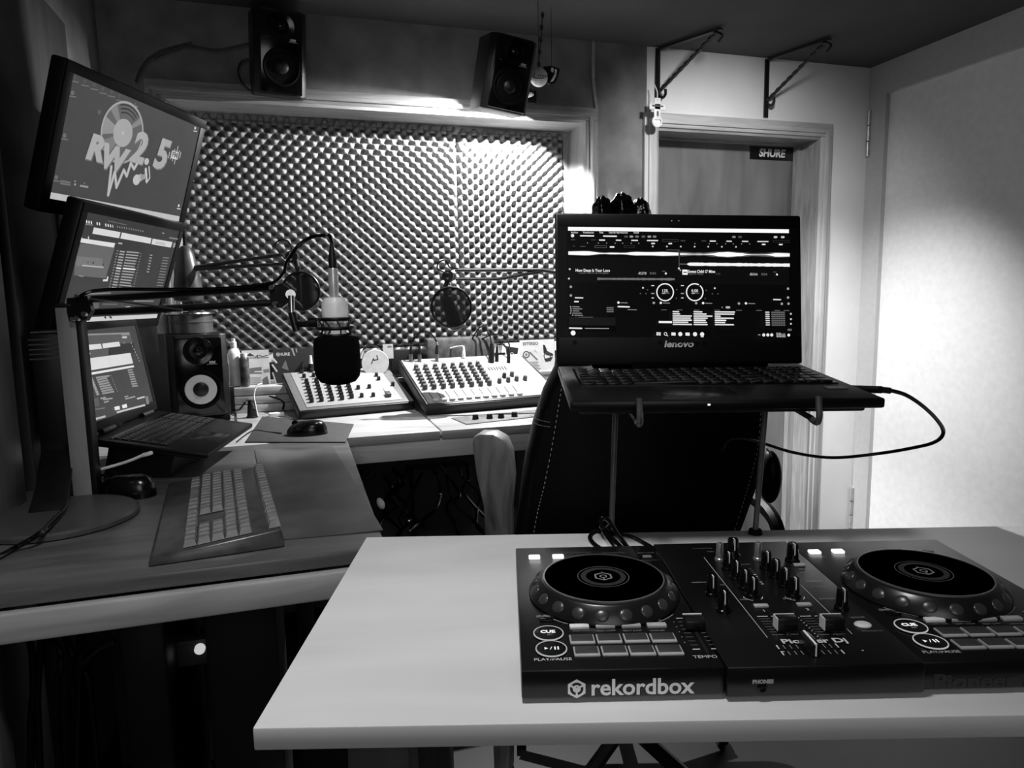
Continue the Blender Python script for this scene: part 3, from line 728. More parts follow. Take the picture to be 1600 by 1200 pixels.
    for cx, a0 in ((711, 0.0), (895, 1.05)):
        c.ring((cx, 509), .0112, .0128, .97, 48, a0=a0, a1=a0+2*pi-(.18 if a0 else 0))
        c.text((cx, 501), '128.' if cx < 800 else '0.00', .0058, .95); Ln([(cx-18, 516), (cx-2, 516)], .0014, .7); Ln([(cx+4, 516), (cx+26, 516)], .0012, .35)
        for dy, w in ((-41, 9), (8, 9), (36, 6)): Ln([(cx-79-w*.6, 509+dy), (cx-79+w, 509+dy)], .0014, .85 if dy != 8 else .6)
    Ln([(152, 544), (198, 545)], .0018, .85); Ln([(148, 568), (170, 568)], .002, .9); Ln([(1385, 555), (1428, 556)], .0018, .85)
    for x in (420, 683, 946, 1212): c.disc((x, 574+(x-420)*.006), .0017, .95); Ln([(x+15, 575+(x-420)*.006), (x+55, 576+(x-420)*.006)], .0012, .5)
    Ln([(418, 599), (486, 601)], .002, .9); Ln([(478, 618), (532, 619)], .0012, .5); Ln([(1092, 604), (1108, 604)], .0032, .7); c.disc((1064, 604), .0013, .35)
    for k, (x, w) in enumerate(((135, 40), (137, 54), (137, 36), (135, 54), (148, 48), (168, 92), (140, 54), (140, 48))):
        y = (600, 613, 626, 640, 653, 667, 689, 703)[k]
        c.disc((x-13, y), .0009, .7); Ln([(x, y), (x+w, y+.8)], .0014, .5 if k != 5 else .9)
    P([(110, 664), (400, 667), (400, 718), (110, 715)], .07)
    for k in range(3): 
        for j in range(3): Ln([(348+14*j, 607+12*k), (357+14*j, 607+12*k)], .0020, .4)
    Ln([(115, 733), (190, 735)], .0020, .9, ); Ln([(212, 735), (358, 736)], .0012, .6)
    for x in (703, 800, 905, 1033, 1168, 1293, 1405, 1463): Ln([(x-18, 620+(x-700)*.006), (x+14, 620+(x-700)*.006)], .0011, .35)
    P([(668, 689), (750, 690), (750, 703), (668, 702)], .95)
    rows = ((34, 48, 120), (40, 74, 116), (112, 110, 30), (106, 80, 112), (112, 68, 64), (90, 76, 58), (112, 80, 112))
    for k, rw in enumerate(rows):
        for x, w in zip((757, 887, 1018), rw): Ln([(x, 631+k*13.2+(x-757)*.006), (x+w, 632+k*13.2+(x-757)*.006)], .0019, .88 if k != 4 else .95)
    for k in range(7):
        Ln([(1330, 635+k*13.2), (1350, 635+k*13.2)], .0018, .8)
        for j in range(6): Ln([(1368+j*14, 636+k*13.2), (1374+j*14, 636+k*13.2)], .0022, .38)
    for y in (646, 679, 708): c.disc((1482, y), .0014, .8)
    Ln([(1466, 745), (1482, 745)], .003, .4)
    for x in (663, 708, 755, 797, 842, 888, 932):
        y = 770+(x-660)*.010
        if x == 708: c.ring((x-2, y), .0016, .0024, .95, 20); Ln([(x+5, y+6), (x+11, y+13)], .001, .95)
        elif x in (663, 755, 842): P([(x-13, y-10), (x+13, y-9), (x+13, y+10), (x-13, y+9)], .92)
        else: c.disc((x, y), .0030, .92)
    Ln([(663, 760), (663, 782)], .0005, .1); Ln([(650, 771), (676, 771)], .0005, .1); Ln([(925, 788), (940, 788)], .001, .9)
    c.disc((134, 765), .0034, .95); Ln([(1280, 776), (1290, 776)], .001, .7); 
    for x in (1313, 1338, 1362): c.disc((x, 777), .0023, .9)
    c.text((1418, 771), '02:08 p. m.', .0044, .9, sx=.68); c.text((1420, 785), '06/06/2022', .0044, .9, sx=.68); c.disc((1467, 778), .0020, .95)
def sc(px, py): p = onM(L1, px, py, .0); return p.x, p.y
a = sc(887, 527.5); b = sc(1232.5, 356.5)
lp1 = laptop(B1, .360, .250, L1, .360, .215, None, 'black laptop on raised stand behind the controller, running disc jockey software', True,
       (a[0], a[1], b[0], b[1]), draw3, (sc(1060, 538), 'lenovo', .0125, .72, False, .0004, .15, 1.25), bg=.02)
# camera specks on the lid and a sticker on the palm rest
RM = B1.inverted() @ L1; g = G()
for px in (1049, 1060): q = onM(L1, px, 345.5); g.add([(q.x+dx, q.y+dy, .0018) for dx, dy in ((-.0006, -.0005), (.0006, -.0005), (.0006, .0005), (-.0006, .0005))], [(0, 1, 2, 3)])
g.build('webcam_light', glow(.7), lp1, RM)
q = onM(B1, 1306, 606); G().box((q.x, q.y, .0006), (.024, .014, .0008)).build('sticker', mat('grey_sticker', .34, .4), lp1)
q = onM(B1, 1103, 627, -.004); G().box((q.x, -.0006, -.005), (.003, .001, .002)).build('power_light', glow(.95), lp1)
# second laptop at the left
R2 = Rz(78.84) @ Rx(10.3); B2 = T(-.2047, 1.6307, .866) @ R2
hinge = B2 @ Vector((.1875, .25, .004))
R2L = Rz(78.84) @ Rx(81.5); L2 = T(*(hinge + R2L.to_3x3() @ Vector((0, .122, 0)))) @ R2L
def draw4(c):
    c.off = (90, 510, 1/7.056); P = c.poly; Ln = c.line
    def l(pts, w, g_): c.line(pts, w, g_, round_=False)
    P([(270, 470), (830, 380), (1000, 850), (345, 1045)], .27); P([(290, 85), (793, 62), (860, 290), (270, 360)], .36); P([(560, 230), (690, 190), (840, 180), (850, 290), (560, 320)], .22)
    l([(290, 92), (790, 75)], .004, .55); P([(700, 75), (785, 70), (795, 95), (705, 100)], .55)
    P([(250, 210), (475, 192), (488, 245), (250, 272)], .86); P([(490, 190), (675, 168), (692, 218), (500, 242)], .86)
    l([(325, 300), (360, 298)], .004, .75); P([(708, 112), (760, 108), (765, 130), (712, 132)], .75); c.disc((730, 180), .004, .45)
    P([(240, 366), (800, 292), (830, 408), (250, 503)], .86); P([(250, 528), (835, 428), (842, 450), (250, 556)], .88)
    P([(270, 640), (315, 650), (318, 700), (290, 705)], .9)
    for k in range(8):
        y = 572+k*25; x = k*9
        l([(355+x, y+3), (385+x, y)], .0045, .62); l([(420+x, y-5), (570+x-(k*37 % 40), y-28)], .004, .58); c.disc((585+x, y-30), .0016, .55); c.disc((322+x, y+10), .0012, .42)
        l([(770+k*6, y-88+k*.5), (825+k*7, y-95+k*.5)], .0035, .6)
    P([(375, 800), (440, 785), (450, 880), (392, 895)], .36); l([(400, 918), (510, 900)], .003, .45)
    for y, x0_, x1_ in ((790, 460, 520), (800, 490, 595), (832, 500, 552)): l([(x0_, y+8), (x1_, y-6)], .0035, .6)
    l([(725, 778), (768, 770)], .003, .6); l([(735, 802), (845, 775)], .0035, .6); l([(865, 800), (950, 778)], .004, .75)
    P([(613, 890), (670, 877), (677, 918), (622, 928)], .9); P([(697, 870), (748, 855), (757, 895), (706, 907)], .9)
    l([(345, 1040), (515, 993)], .0045, .7); l([(640, 950), (955, 868)], .0045, .75); P([(955, 775), (985, 770), (1000, 855), (970, 865)], .5)
    for k in range(7): c.disc((800+k*15, 190+k*32), .002, .7)
def sc2(px, py): p = onM(L2, px, py, 0); return p.x, p.y
laptop(B2, .375, .250, L2, .375, .244, None, 'black laptop on the left desk with keyboard spread towards the studio speaker', True, (-.170, -.098, .170, .105), draw4,
       None, mat('grey_lit_keys', .16, .22), bg=.27)
g = G(); g.b2((.02, .01, -.066), (.36, .23, -.046), bev=.004)
for x in (.04, .32): g.b2((x, .02, -.075), (x+.02, .22, -.064), bev=.003)
Bs = B2.copy(); 
g = G(); M_ = Rz(78.84)
def base_pt(x, y, z): return B2 @ Vector((x, y, z))
P4 = [base_pt(.07, .09, -.0205), base_pt(.30, .09, -.0205), base_pt(.30, .235, -.0205), base_pt(.07, .235, -.0205)]
vs = [tuple(p) for p in P4]+[(p.x, p.y, .802) for p in P4]
g.add([(p.x-.02, p.y, .8005) for p in P4]+[(p.x, p.y, p.z) for p in P4], [(0, 1, 2, 3), (4, 5, 6, 7), (0, 1, 5, 4), (1, 2, 6, 5), (2, 3, 7, 6), (3, 0, 4, 7)])
tag(g.build('laptop_riser', blk), 'black wedge riser under the left laptop', 'stand')
# laptop stand on the table
st_m = mat('worn_grey_steel_rod', .38, .4, .6)
S0 = onz(955, 834, TH_); S1 = onz(1180, 834, TH_)
ls = empty('laptop_stand', T(*((S0+S1)/2)), 'grey rod stand with hooked arms holding the black laptop above the table', 'stand')
iv = T(*((S0+S1)/2)).inverted()
for (s, tx, ty, d) in ((S0, 962, 638, .905), (S1, 1196, 642, .885)):
    t_ = atd(tx, ty, d); u = t_-s
    loc = B1.inverted() @ (s+u*1.0); tops = B1 @ Vector((loc.x, loc.y, -.0245))
    G().tube([s+Vector((0, 0, .002)), tops], .0036, 10, M=iv, smooth=False).build('leg', st_m, ls)
    G().cyl(s, s+Vector((0, 0, .006)), .009, .008, 14, M=iv).build('rubber_foot', blk_soft, ls)
    hx = onM(B1, 997 if tx < 1000 else 1280, 626, 0).x; ly = loc.y
    arm = G().tube([B1 @ Vector((loc.x, ly, -.0245)), B1 @ Vector((hx, ly-.03, -.0245)), B1 @ Vector((hx, .01, -.0245))], .0036, 8, M=iv, smooth=False)
    arm.build('arm', st_m, ls)
    g = G(); g.tube([B1 @ Vector(p) for p in ((hx, .012, -.0245), (hx, -.006, -.026), (hx, -.012, -.018), (hx, -.0085, -.004), (hx, -.0065, .005))], .0038, 8, M=iv)
    g.build('hook', st_m, ls)
c0 = B1.inverted() @ S0
g = G(); a_ = B1.inverted() @ atd(962, 638, .905); b_ = B1.inverted() @ atd(1196, 642, .885)
g.tube([B1 @ Vector((a_.x, a_.y, -.0245)), B1 @ Vector((b_.x, b_.y, -.0245))], .0036, 8, M=iv, smooth=False); g.build('cross_bar', st_m, ls)
# ================================================================== DJ CONTROLLER
CM = T(.149, .4765, .915) @ Rz(-16.5)
CT = empty('dj_controller', CM, 'black two-deck disc jockey controller with jog wheels and pads on the table', 'dj controller')
def cl(px, py, h=0): p = onM(CM, px, py, h); return p.x, p.y
CW, CD = .482, .262; X1 = .157; X2 = .309; HB = -.023
ctl_m = mat('controller_black', .050, .30, var=.1); ctl_face = mat('controller_front', .065, .55, var=.1)
for xa, xb, yf, nm in ((0, X1-.0006, 0, 'left_deck_body'), (X1, X2, -.004, 'mixer_body'), (X2+.0006, CW, 0, 'right_deck_body')):
    g = G(); g.b2((xa, yf, HB), (xb, CD, 0 if nm != 'mixer_body' else .0015), bev=.0015); g.build(nm, ctl_m, CT)
for x, y in ((.02, .02), (CW-.04, .02), (.02, CD-.04), (CW-.04, CD-.04)): G().cyl((x+.01, y+.01, -.027), (x+.01, y+.01, HB), .009, n=16).build('rubber_foot', blk_soft, CT)
MT = .0016
def knob(x, y, z, r, h, m, line=.9, name='knob', rot=0, par=None, mark=True):
    o = G().lathe([(r*1.25, 0), (r*1.2, h*.12), (r, h*.16), (r*.88, h*.95), (r*.78, h), (0, h)], 20).build(name, m, par or CT, T(x, y, z) @ Rz(rot))
    if mark: G().b2((-r*.09, -r*.95, h*.2), (r*.09, -r*.80, h+.0002)).b2((-r*.09, -r*.90, h-.0003), (r*.09, 0, h+.0004)).build('pointer_line', ink(line), o)
    return o
def jog(cx, cy, plat, nm):
    j = G().lathe([(.0700, .0), (.0715, .0015), (.0712, .0035), (.0612, .0148), (.0600, .0158), (.0575, .016)], 72).build('jog_wheel', mat('jog_rim_black', .09, .28), CT, T(cx, cy, 0))
    for k in range(20):
        a = 2*pi*(k+.5)/20; g = G().ell((0, 0, 0), (.0062, .0018, .0056), 18, 10); g.build('finger_dimple', mat('dimple_dark', .20, .3), j, T(.0663*cos(a), .0663*sin(a), .0088) @ Rz(math.degrees(a)+90) @ Rx(-41))
    G().lathe([(.0575, .0158), (.0575, .0172), (.0562, .0174), (.0562, .0160)], 72).build('platter_ring', mat('satin_ring', .60, .3, .7), j)
    G().lathe([(.0562, .0165), (0, .0165)], 64).build('platter_top', plat, j)
    cv = Canvas(Matrix(), False, .0168)
    cv.ring((0, 0), .0240, .0247, .34, 56, False); cv.ring((0, 0), .0165, .0215, .12, 48, False); 
    hx = [(.0085*cos(pi/6+i*pi/3), .0085*sin(pi/6+i*pi/3)) for i in range(7)]; cv.line(hx, .0016, .5, False); cv.ring((0, 0), .0024, .0036, .5, 20, False); cv.line([(0, -.008), (0, -.003)], .001, .5, False)
    cv.line([(0, .010), (0, .0105)], .001, .4, False)
    cv.build('platter_marks', j)
    return j
jc = cl(942.5, 901, .0165); jc2 = cl(1443, 892.5, .0165)
jog(jc[0], jc[1], mat('platter_gloss_black', .02, .10), 0)
jog(jc2[0], jc2[1], mat('platter_gloss_black', .02, .10), 0)
DX = jc2[0]-jc[0]
def deck(f, n):
    """f maps left-deck pixels to this deck"""
    for px, py in ((835, 872), (872, 871)):
        x, y = f(px, py); g = G().box((0, 0, .0012), (.0125, .0085, .0030), bev=.0013); g.build('loop_button', glow(1.0, 'lit_white_button', 1.6), CT, T(x, y, 0))
    for px, py, t in ((857, 992.5, 'CUE'), (861.5, 1017, 'PLAY')):
        x, y = f(px, py)
        o = G().lathe([(.0128, 0), (.0128, .0015), (.0122, .0022), (0, .0022)], 40).build('round_button', blk_gloss, CT, T(x, y, 0))
        G().lathe([(.0128, .0016), (.0128, .0024), (.0119, .0024), (.0119, .0018)], 40).build('rim_light', glow(.66), o)
        cv = Canvas(Matrix(), True, .0023)
        if t == 'CUE': cv.text((-.0005, .0018), 'CUE', .0065, .95, px=False, bold=.0003); cv.text((.001, -.0035), 'SET', .0032, .5, px=False)
        else:
            cv.poly([(-.0055, -.002), (-.0025, 0), (-.0055, .002)], .95, False); cv.line([(-.001, -.002), (.0005, .002)], .0006, .95, False)
            cv.line([(.003, -.002), (.003, .002)], .0012, .95, False); cv.line([(.0055, -.002), (.0055, .002)], .0012, .95, False)
        cv.build('button_symbol', o)
    x, y = f(854, 970); G().box((x, y, .001), (.012, .006, .002), bev=.0007).build('shift_button', blk_gloss, CT)
    x, y = f(1011, 871); G().box((x, y, .001), (.010, .0055, .002), bev=.0007).build('sync_button', mat('grey_button', .42, .4), CT)
    for k, (px, py) in enumerate(((905, 981), (945.5, 980), (985.8, 979.5), (1025.8, 979))):
        x, y = f(px, py); G().box((x, y, .0012), (.0168, .0062, .0030), bev=.0008).build('pad_mode_button', mat('mode_button_lit', .88, .4) if k == 0 else mat('mode_button_grey', .66, .4), CT)
    for px, py in ((909.5, 1001), (951.5, 1000), (994, 999), (1036, 998.5), (916.5, 1020), (960, 1019), (1003, 1018.5), (1046, 1018)):
        x, y = f(px, py)
        o = G().box((0, 0, .0010), (.0208, .0148, .0020), bev=.0008).build('performance_pad', mat('pad_edge_pale', .62, .5), CT, T(x, y, 0))
        G().box((0, .0012, .0019), (.0182, .0112, .0012), bev=.0004).build('pad_top', mat('pad_rubber', .20, .55), o)
    # tempo fader
    x, y = f(1084, 982); G().b2((x-.0012, y-.042, -.0002), (x+.0012, y+.018, .0004)).build('fader_slot', mat('slot_black', .01, .6), CT)
    o = G().box((0, 0, .006), (.0165, .0145, .008), bev=.0015).build('tempo_fader', mat('fader_dark', .08, .3), CT, T(x, y, 0))
    G().b2((-.0082, .0055, .0098), (.0082, .0070, .0103)).build('fader_line', ink(.9), o)
    cv = Canvas(CM, False, .0002, .00001)
    for k in range(9):
        yy = .019-k*.0068
        for sx in (-1, 1): cv.line([(x+sx*.0045, y+yy), (x+sx*.0105, y+yy)], .0008 if k not in (0, 8) else .0012, .38 if k not in (0, 8) else .85, False, False)
    for k in range(5): cv.disc((x-.014, y+.012-k*.009), .0006, .6, 8, False)
    q = f(1102, 1027); cv.text(q, 'TEMPO', .0060, .75, px=False)
    q = f(864, 1031); cv.text(q, 'PLAY/PAUSE', .0056, .8, px=False)
    q = f(851, 963.5); cv.text(q, '(SHIFT)', .0048, .55, px=False, bold=.0001)
    q = f(899, 971); cv.text(q, 'REV', .0042, .6, px=False, bold=.0001); q = f(1024, 969); cv.text(q, 'FWD', .0042, .6, px=False, bold=.0001)
    for a_, b_ in ((1.20*pi, 1.32*pi), (1.66*pi, 1.77*pi)): cv.ring((jc[0]+(0 if n == 0 else DX), jc[1]), .0735, .0742, .6, 10, False, a_, b_)
    for px, t, gr in ((838, 'LOOP IN', .35), (873, 'LOOP OUT', .35), (907, 'RELOOP / EXIT', .4), (958, 'CUE/LOOP CALL', .4), (1009, 'BEAT SYNC', .45)):
        q = f(px, 864.5); cv.text(q, t, .0035, gr, px=False)
    for px in (836, 873): q = f(px, 879.5); cv.line([(q[0]-.0068, q[1]), (q[0]+.0068, q[1])], .0007, .7, False, False)
    q = f(1012, 876); cv.line([(q[0]-.008, q[1]), (q[0]+.010, q[1])], .0005, .4, False, False)
    q = f(1076, 877); 
    if n == 0:
        cv.text(q, 'DDJ-400', .0062, .5, px=False, bold=.0002, sx=1.2); q = f(1080, 884.5); cv.text(q, 'rekordbox', .0046, .45, px=False, bold=.0001); q = f(1066, 884); cv.ring(q, .001, .0018, .5, 10, False)
    for k in range(4): q = f((908, 947, 988, 1027)[k], 986.5); cv.text(q, ('HOT CUE', 'BEAT LOOP', 'BEAT JUMP', 'SAMPLER')[k], .0032, .5, px=False)
    cv.build('deck_lettering', CT)
deck(lambda px, py: cl(px, py), 0)
deck(lambda px, py: (cl(px, py)[0]+DX, cl(px, py)[1]+(jc2[1]-jc[1])*.5), 1)
# mixer section
silver = mat('silver_knob', .62, .3, .6)
def at(px, py): return cl(px, py, MT)
for px, py in ((1124.5, 875), (1184.5, 874)): x, y = at(px, py); knob(x, y, MT, .0042, .019, silver, .1, 'trim_knob')
for px, py in ((1145, 869), (1238, 877)): x, y = at(px, py); knob(x, y, MT, .0062, .020, blk_gloss, .9, 'level_knob')
for col in (((1137, 889), (1149.5, 904), (1163, 919), (1175, 931)), ((1197, 888), (1211, 902), (1225.5, 916), (1240, 931))):
    for px, py in col: x, y = at(px, py); knob(x, y, MT, .0052, .0185, blk_gloss, .95, 'equalizer_knob')
for px, py in ((1112, 929), (1130, 955), (1315, 951)): x, y = at(px, py); knob(x, y, MT, .0052, .0195, blk_gloss, .95, 'headphone_knob' if px < 1200 else 'effect_knob')
for px, py, sx, nm in ((1189, 948, .013, 'cue_button'), (1256, 946, .013, 'cue_button'), (1249, 884, .012, 'effect_button')):
    x, y = at(px, py); G().box((x, y, MT+.001), (sx, .0052, .0025), bev=.0008).build(nm, mat('mode_button_grey', .66, .4), CT)
x, y = at(1348, 977); G().ell((x, y, MT+.0006), (.0072, .0058, .0022), 28, 12).build('effect_on_button', mat('pale_round_button', .85, .4), CT)
for px, py in ((1227, 984), (1300, 984)):
    x, y = at(px, py); G().b2((x-.001, y-.012, MT-.0002), (x+.001, y+.034, MT+.0004)).build('fader_slot', mat('slot_black', .01, .6), CT)
    o = G().box((0, 0, .0065), (.0175, .0105, .011), bev=.0012).build('channel_fader', mat('fader_dark', .08, .3), CT, T(x, y, MT))
    G().b2((-.0088, .0040, .0116), (.0088, .0048, .0122)).b2((-.0090, -.0052, .002), (-.0083, .0045, .0122)).build('fader_line', ink(.9), o)
x, y = at(1264, 1016); o = G().prism([(-.0035, -.011), (.0035, -.011), (.0045, .0), (.0035, .011), (-.0035, .011), (-.0045, 0)], 0, .0105).build('crossfader', mat('fader_dark', .08, .3), CT, T(x, y, MT), bevel=.0005)
G().b2((-.0006, -.0112, .010), (.0010, .0112, .0112)).b2((.0, -.0116, .001), (.0010, -.0110, .0112)).build('fader_line', ink(.95), o)
cv = Canvas(CM, False, MT+.0002, .00001)
cv.line([(1100, 871), (1199, 996)], .0008, .62); cv.line([(1251, 914), (1304, 965)], .0008, .62)
for x0_, x1_ in ((1183, 1223), (1250, 1292)):
    for k in range(8):
        q = cl(x0_, 963.5, MT); q2 = cl(x1_, 963.5, MT)
        for a_, b_ in ((0, .42), (.56, 1)): cv.line([(q[0]+(q2[0]-q[0])*a_, q[1]-k*.0048), (q[0]+(q2[0]-q[0])*b_, q[1]-k*.0048)], .0007 if k else .0011, .4 if k else .85, False, False)
for k in range(9): p_ = cl(1248, 966, MT); cv.disc((p_[0]+.0002*k, p_[1]-.0048*k), .0007, .75, 8, False)
q = cl(1262, 1016, MT)
for k in range(9):
    for sy in (-1, 1): cv.line([(q[0]-.018+k*.0052+(.002 if k > 3 else -.004), q[1]+sy*.0048-.003), (q[0]-.018+k*.0052+(.002 if k > 3 else -.004), q[1]+sy*.0048+.003)], .0006 if k % 4 else .0011, .55 if k % 4 else .85, False, False)
cv.text((1272, 1002.5), 'Pioneer Dj', .0098, .78, bold=.0003, sx=1.25)
for px, py in ((1175.5, 934), (1240.5, 934)):
    q = cl(px, py-1, MT); cv.ring(q, .0085, .0093, .75, 16, False, pi*1.02, pi*1.42); cv.ring(q, .0085, .0093, .75, 10, False, pi*1.72, pi*1.95)
for px, py, t, gr in ((1194, 955.5, '1', .75), (1262, 953, '2', .75), (1098, 911, 'HEADPHONES', .5), (1258, 890, 'BEAT FX', .5), (1258, 895, 'SELECT', .4), (1273, 909, 'FX SELECT', .5), (1280, 917, 'CH SELECT', .4), (1296, 936.5, 'LEVEL/DEPTH', .45), (1340, 966, 'ON/OFF', .45), (1363, 987, 'RELEASE FX', .3), (1163, 883, 'MASTER', .35), (1098, 858, 'MASTER LEVEL', .3), (1110, 863, 'TRIM', .4), (1200, 862, 'TRIM', .3), (1117, 901, 'HI', .4), (1130, 915, 'MID', .4), (1163, 938, 'LOW', .5), (1230, 936.5, 'LOW', .5)):
    cv.text((px, py), t, .0034 if len(t) > 1 else .0055, gr, bold=.0001)
for k in range(9): q = cl(1172+2.4*k, 890+3.0*k, MT); cv.line([(q[0]-.0014, q[1]), (q[0]+.0014, q[1])], .0012, .85 if k in (3, 4, 7, 8) else .3, False, False)
for px, py in ((1224, 1020), (1348, 1018)): cv.disc((px, py), .0010, .6, 8)
cv.line([(1323, 984), (1331, 992)], .0008, .6)
cv.build('mixer_lettering', CT)
# front faces
FM = CM @ T(0, 0, 0) @ Rx(90)
cvF = Canvas(FM, False, .0003, .00002)
def fp(px, py): p = onM(FM, px, py); return (p.x, p.y)
q = fp(901, 1076); R = .0078
cvF.poly([(q[0]+R*cos(pi/6+i*pi/3), q[1]+R*sin(pi/6+i*pi/3)) for i in range(6)], .98, False)
cvF.disc(q, R*.66, .06, 30, False); cvF.disc(q, R*.40, .98, 20, False); cvF.disc((q[0], q[1]+R*.08), R*.13, .06, 10, False)
for a_ in (pi/6, 5*pi/6, 3*pi/2): cvF.line([q, (q[0]+R*.66*cos(a_), q[1]+R*.66*sin(a_))], R*.2, .98, False)
q = fp(1003, 1073.5); cvF.text(q, 'rekordbox', .0182, .98, px=False, bold=.0004, sx=1.0)
cvF.build('front_lettering', CT, Rx(90))
FM2 = CM @ T(0, -.004, 0) @ Rx(90); cvG = Canvas(FM2, False, .0003, .00002)
p_ = onM(FM2, 1192, 1065); cvG.text((p_.x, p_.y), 'PHONES', .0042, .7, px=False, bold=.0003); cvG.build('socket_lettering', CT, T(0, -.004, 0) @ Rx(90))
p_ = onM(FM2, 1191, 1076); o = G().lathe([(.0040, 0), (.0040, .0012), (.0024, .0012), (.0022, -.003)], 24).build('headphone_socket', blk_gloss, CT, T(p_.x, -.004, p_.y) @ Rx(90))
cvH = Canvas(FM, False, .0003, .00002); p_ = onM(FM, 1548, 1064); cvH.text((p_.x, p_.y), 'Pioneer Dj', .0165, .16, px=False, bold=.0006, sx=1.25); cvH.build('front_lettering', CT, Rx(90))
# usb and audio leads behind the controller
def cable(name, pts, r, label, cat='cable', m=None, n=8):
    return tag(G().tube(pts, r, n).build(name, m or blk_gloss), label, cat)
def c3(px, py, lx=None, ly=None, z=None): return onz(px, py, z)
def cw(x, y, z): return CM @ Vector((x, y, z))
def tip(px, py, y_):   # a point over local depth y_ of the controller
    Mv = CM @ T(0, y_, 0) @ Rx(90); p = onM(Mv, px, py); return Mv @ Vector((p.x, p.y, 0))
cable('audio_cable', [tip(945, 862, .266), tip(928, 850, .275), tip(922, 840, .28), tip(928, 832, .285), tip(940, 832, .29), tip(960, 845, .285), tip(975, 860, .268)], .0028, 'black looped audio lead behind the left jog wheel, outermost on the left')
cable('audio_cable', [tip(968, 861, .266), tip(955, 846, .275), tip(941, 826, .28), tip(940, 812, .285), tip(950, 812, .29), tip(965, 835, .28), tip(985, 861, .268)], .0028, 'black tall loop of audio lead rising behind controller')
cable('audio_cable', [tip(1028, 861, .266), tip(1005, 848, .275), tip(985, 838, .28), tip(962, 834, .29), tip(948, 822, .29)], .0026, 'black audio lead trailing right along the rear of the controller')
# usb lead of the laptop
a0 = B1 @ Vector((.362, .085, -.005)); 
us = empty('usb_cable', T(*a0), 'black cable plugged in right side of the laptop and looping down to the left', 'cable')
iv = T(*a0).inverted(); dv = .80
pl = [atd(1372, 609, .80), atd(1390, 610, .80)]
g = G(); e0 = B1 @ Vector((.360, .085, -.006)); e1 = atd(1377, 609, .83); e2 = atd(1391, 610.5, .83)
g.tube([e0, e1], .0045, 10, M=iv, smooth=False); g.tube([e1, e2], .0038, 10, M=iv, smooth=False); g.build('plug', blk, us)
pts = [(1391, 610, .83), (1415, 617, .83), (1440, 633, .84), (1463, 655, .86), (1474, 675, .88), (1462, 690, .90), (1430, 699, .93), (1370, 709, .98), (1300, 715, 1.02), (1240, 707, 1.04), (1190, 692, 1.05), (1150, 684, 1.04), (1135, 690, 1.03), (1127, 703, 1.02)]
G().tube([atd(*p) for p in pts], .0024, 8, M=iv).build('lead', blk_gloss, us)
# ================================================================== MIXING DESKS
white_pl = mat('white_mixer_panel', .60, .35, var=.02); grey_pl = mat('grey_mixer_trim', .42, .4, var=.04)
kn_blk = mat('knob_black', .06, .35); kn_grey = mat('knob_grey', .30, .4); kn_lt = mat('fader_cap_white', .78, .35)
def mixer(M, W_, D_, th, label, trim, side):
    r = empty('audio_mixer', M, label, 'mixer', 'audio mixers on the desk')
    G().b2((0, 0, .0), (W_, D_, th-.004), bev=.005).build('housing', side, r)
    G().b2((.004, .004, th-.004), (W_-.004, D_-.004, th-.001), bev=.0012).build('rim', trim, r)
    return r
def mk(r, M, px, py, th, rad, h, m, name='knob', off=(430, 430, .25)):
    p = onM(M, off[0]+px*off[2], off[1]+py*off[2], th)
    o = G().cyl((0, 0, 0), (0, 0, h), rad*1.05, rad*.85, 14).build(name, m, r, T(p.x, p.y, th))
    return o
ML = T(-.014, 2.389, .801) @ Rz(9.9) @ Rx(17.2); LW_, LD_, LT_ = .405, .335, .034
mixL = mixer(ML, LW_, LD_, LT_, 'smaller white mixer with grey rim at left, under the large microphone', grey_pl, blk)
p0 = onM(ML, 430+150/4, 430+640/4, LT_); 
G().b2((.030, .022, LT_-.001), (LW_-.042, LD_-.010, LT_+.0008), bev=.0006).build('panel', white_pl, mixL)
cols = [((195, 668), (228, 788)), ((257, 662), (290, 782)), ((322, 660), (356, 778)), ((392, 675), (418, 772)), ((456, 690), (478, 762))]
base = None
for (a, b) in cols:
    n = 7 if a[1] < 670 else (6 if a[1] < 680 else 5)
    for k in range(n):
        t = k/(n-1); mk(mixL, ML, a[0]+(b[0]-a[0])*t, a[1]+(b[1]-a[1])*t+6, LT_, .0078, .016, kn_blk)
for px, py in ((180, 640), (240, 634), (165, 612), (226, 606), (518, 712), (587, 706), (540, 762), (612, 758), (646, 655), (632, 632), (734, 690)): mk(mixL, ML, px, py, LT_, .0072, .014, kn_blk)
for px, py in ((172, 655), (240, 650), (310, 648)): mk(mixL, ML, px, py, LT_, .006, .003, mat('socket_grey', .35, .4), 'socket')
p = onM(ML, 430+705/4, 430+755/4, LT_); G().b2((p.x-.0015, p.y-.01, LT_), (p.x+.0015, p.y+.055, LT_+.0012)).build('fader_slot', ink(.15), mixL)
G().box((p.x, p.y, LT_+.008), (.018, .026, .014), bev=.002).build('main_fader', mat('fader_mid_grey', .3, .4), mixL)
p = onM(ML, 430+600/4, 430+600/4, LT_)
for dx in (-.0, .03): G().lathe([(.011, 0), (.011, .002), (.007, .002), (.007, 0)], 20).build('socket', mat('socket_grey', .35, .4), mixL, T(p.x+dx-.01, p.y+.012, LT_))
cv = Canvas(ML, False, LT_+.001, .00002); o_ = (430, 430, .25); cv.off = o_
cv.poly([(530, 625), (600, 622), (605, 640), (532, 643)], .78); 
for x, y in ((520, 735), (600, 742), (560, 665), (690, 620), (750, 742), (770, 756), (500, 640)): cv.line([(x-12, y), (x+12, y-1)], .0015, .5)
for k in range(9): cv.disc((742+k*.5, 700+k*5), .0016, .35, 8)
cv.line([(672, 700), (688, 742)], .0018, .35)
cv.text((568, 632), 'Soundcraft', .010, .35, bold=.0002)
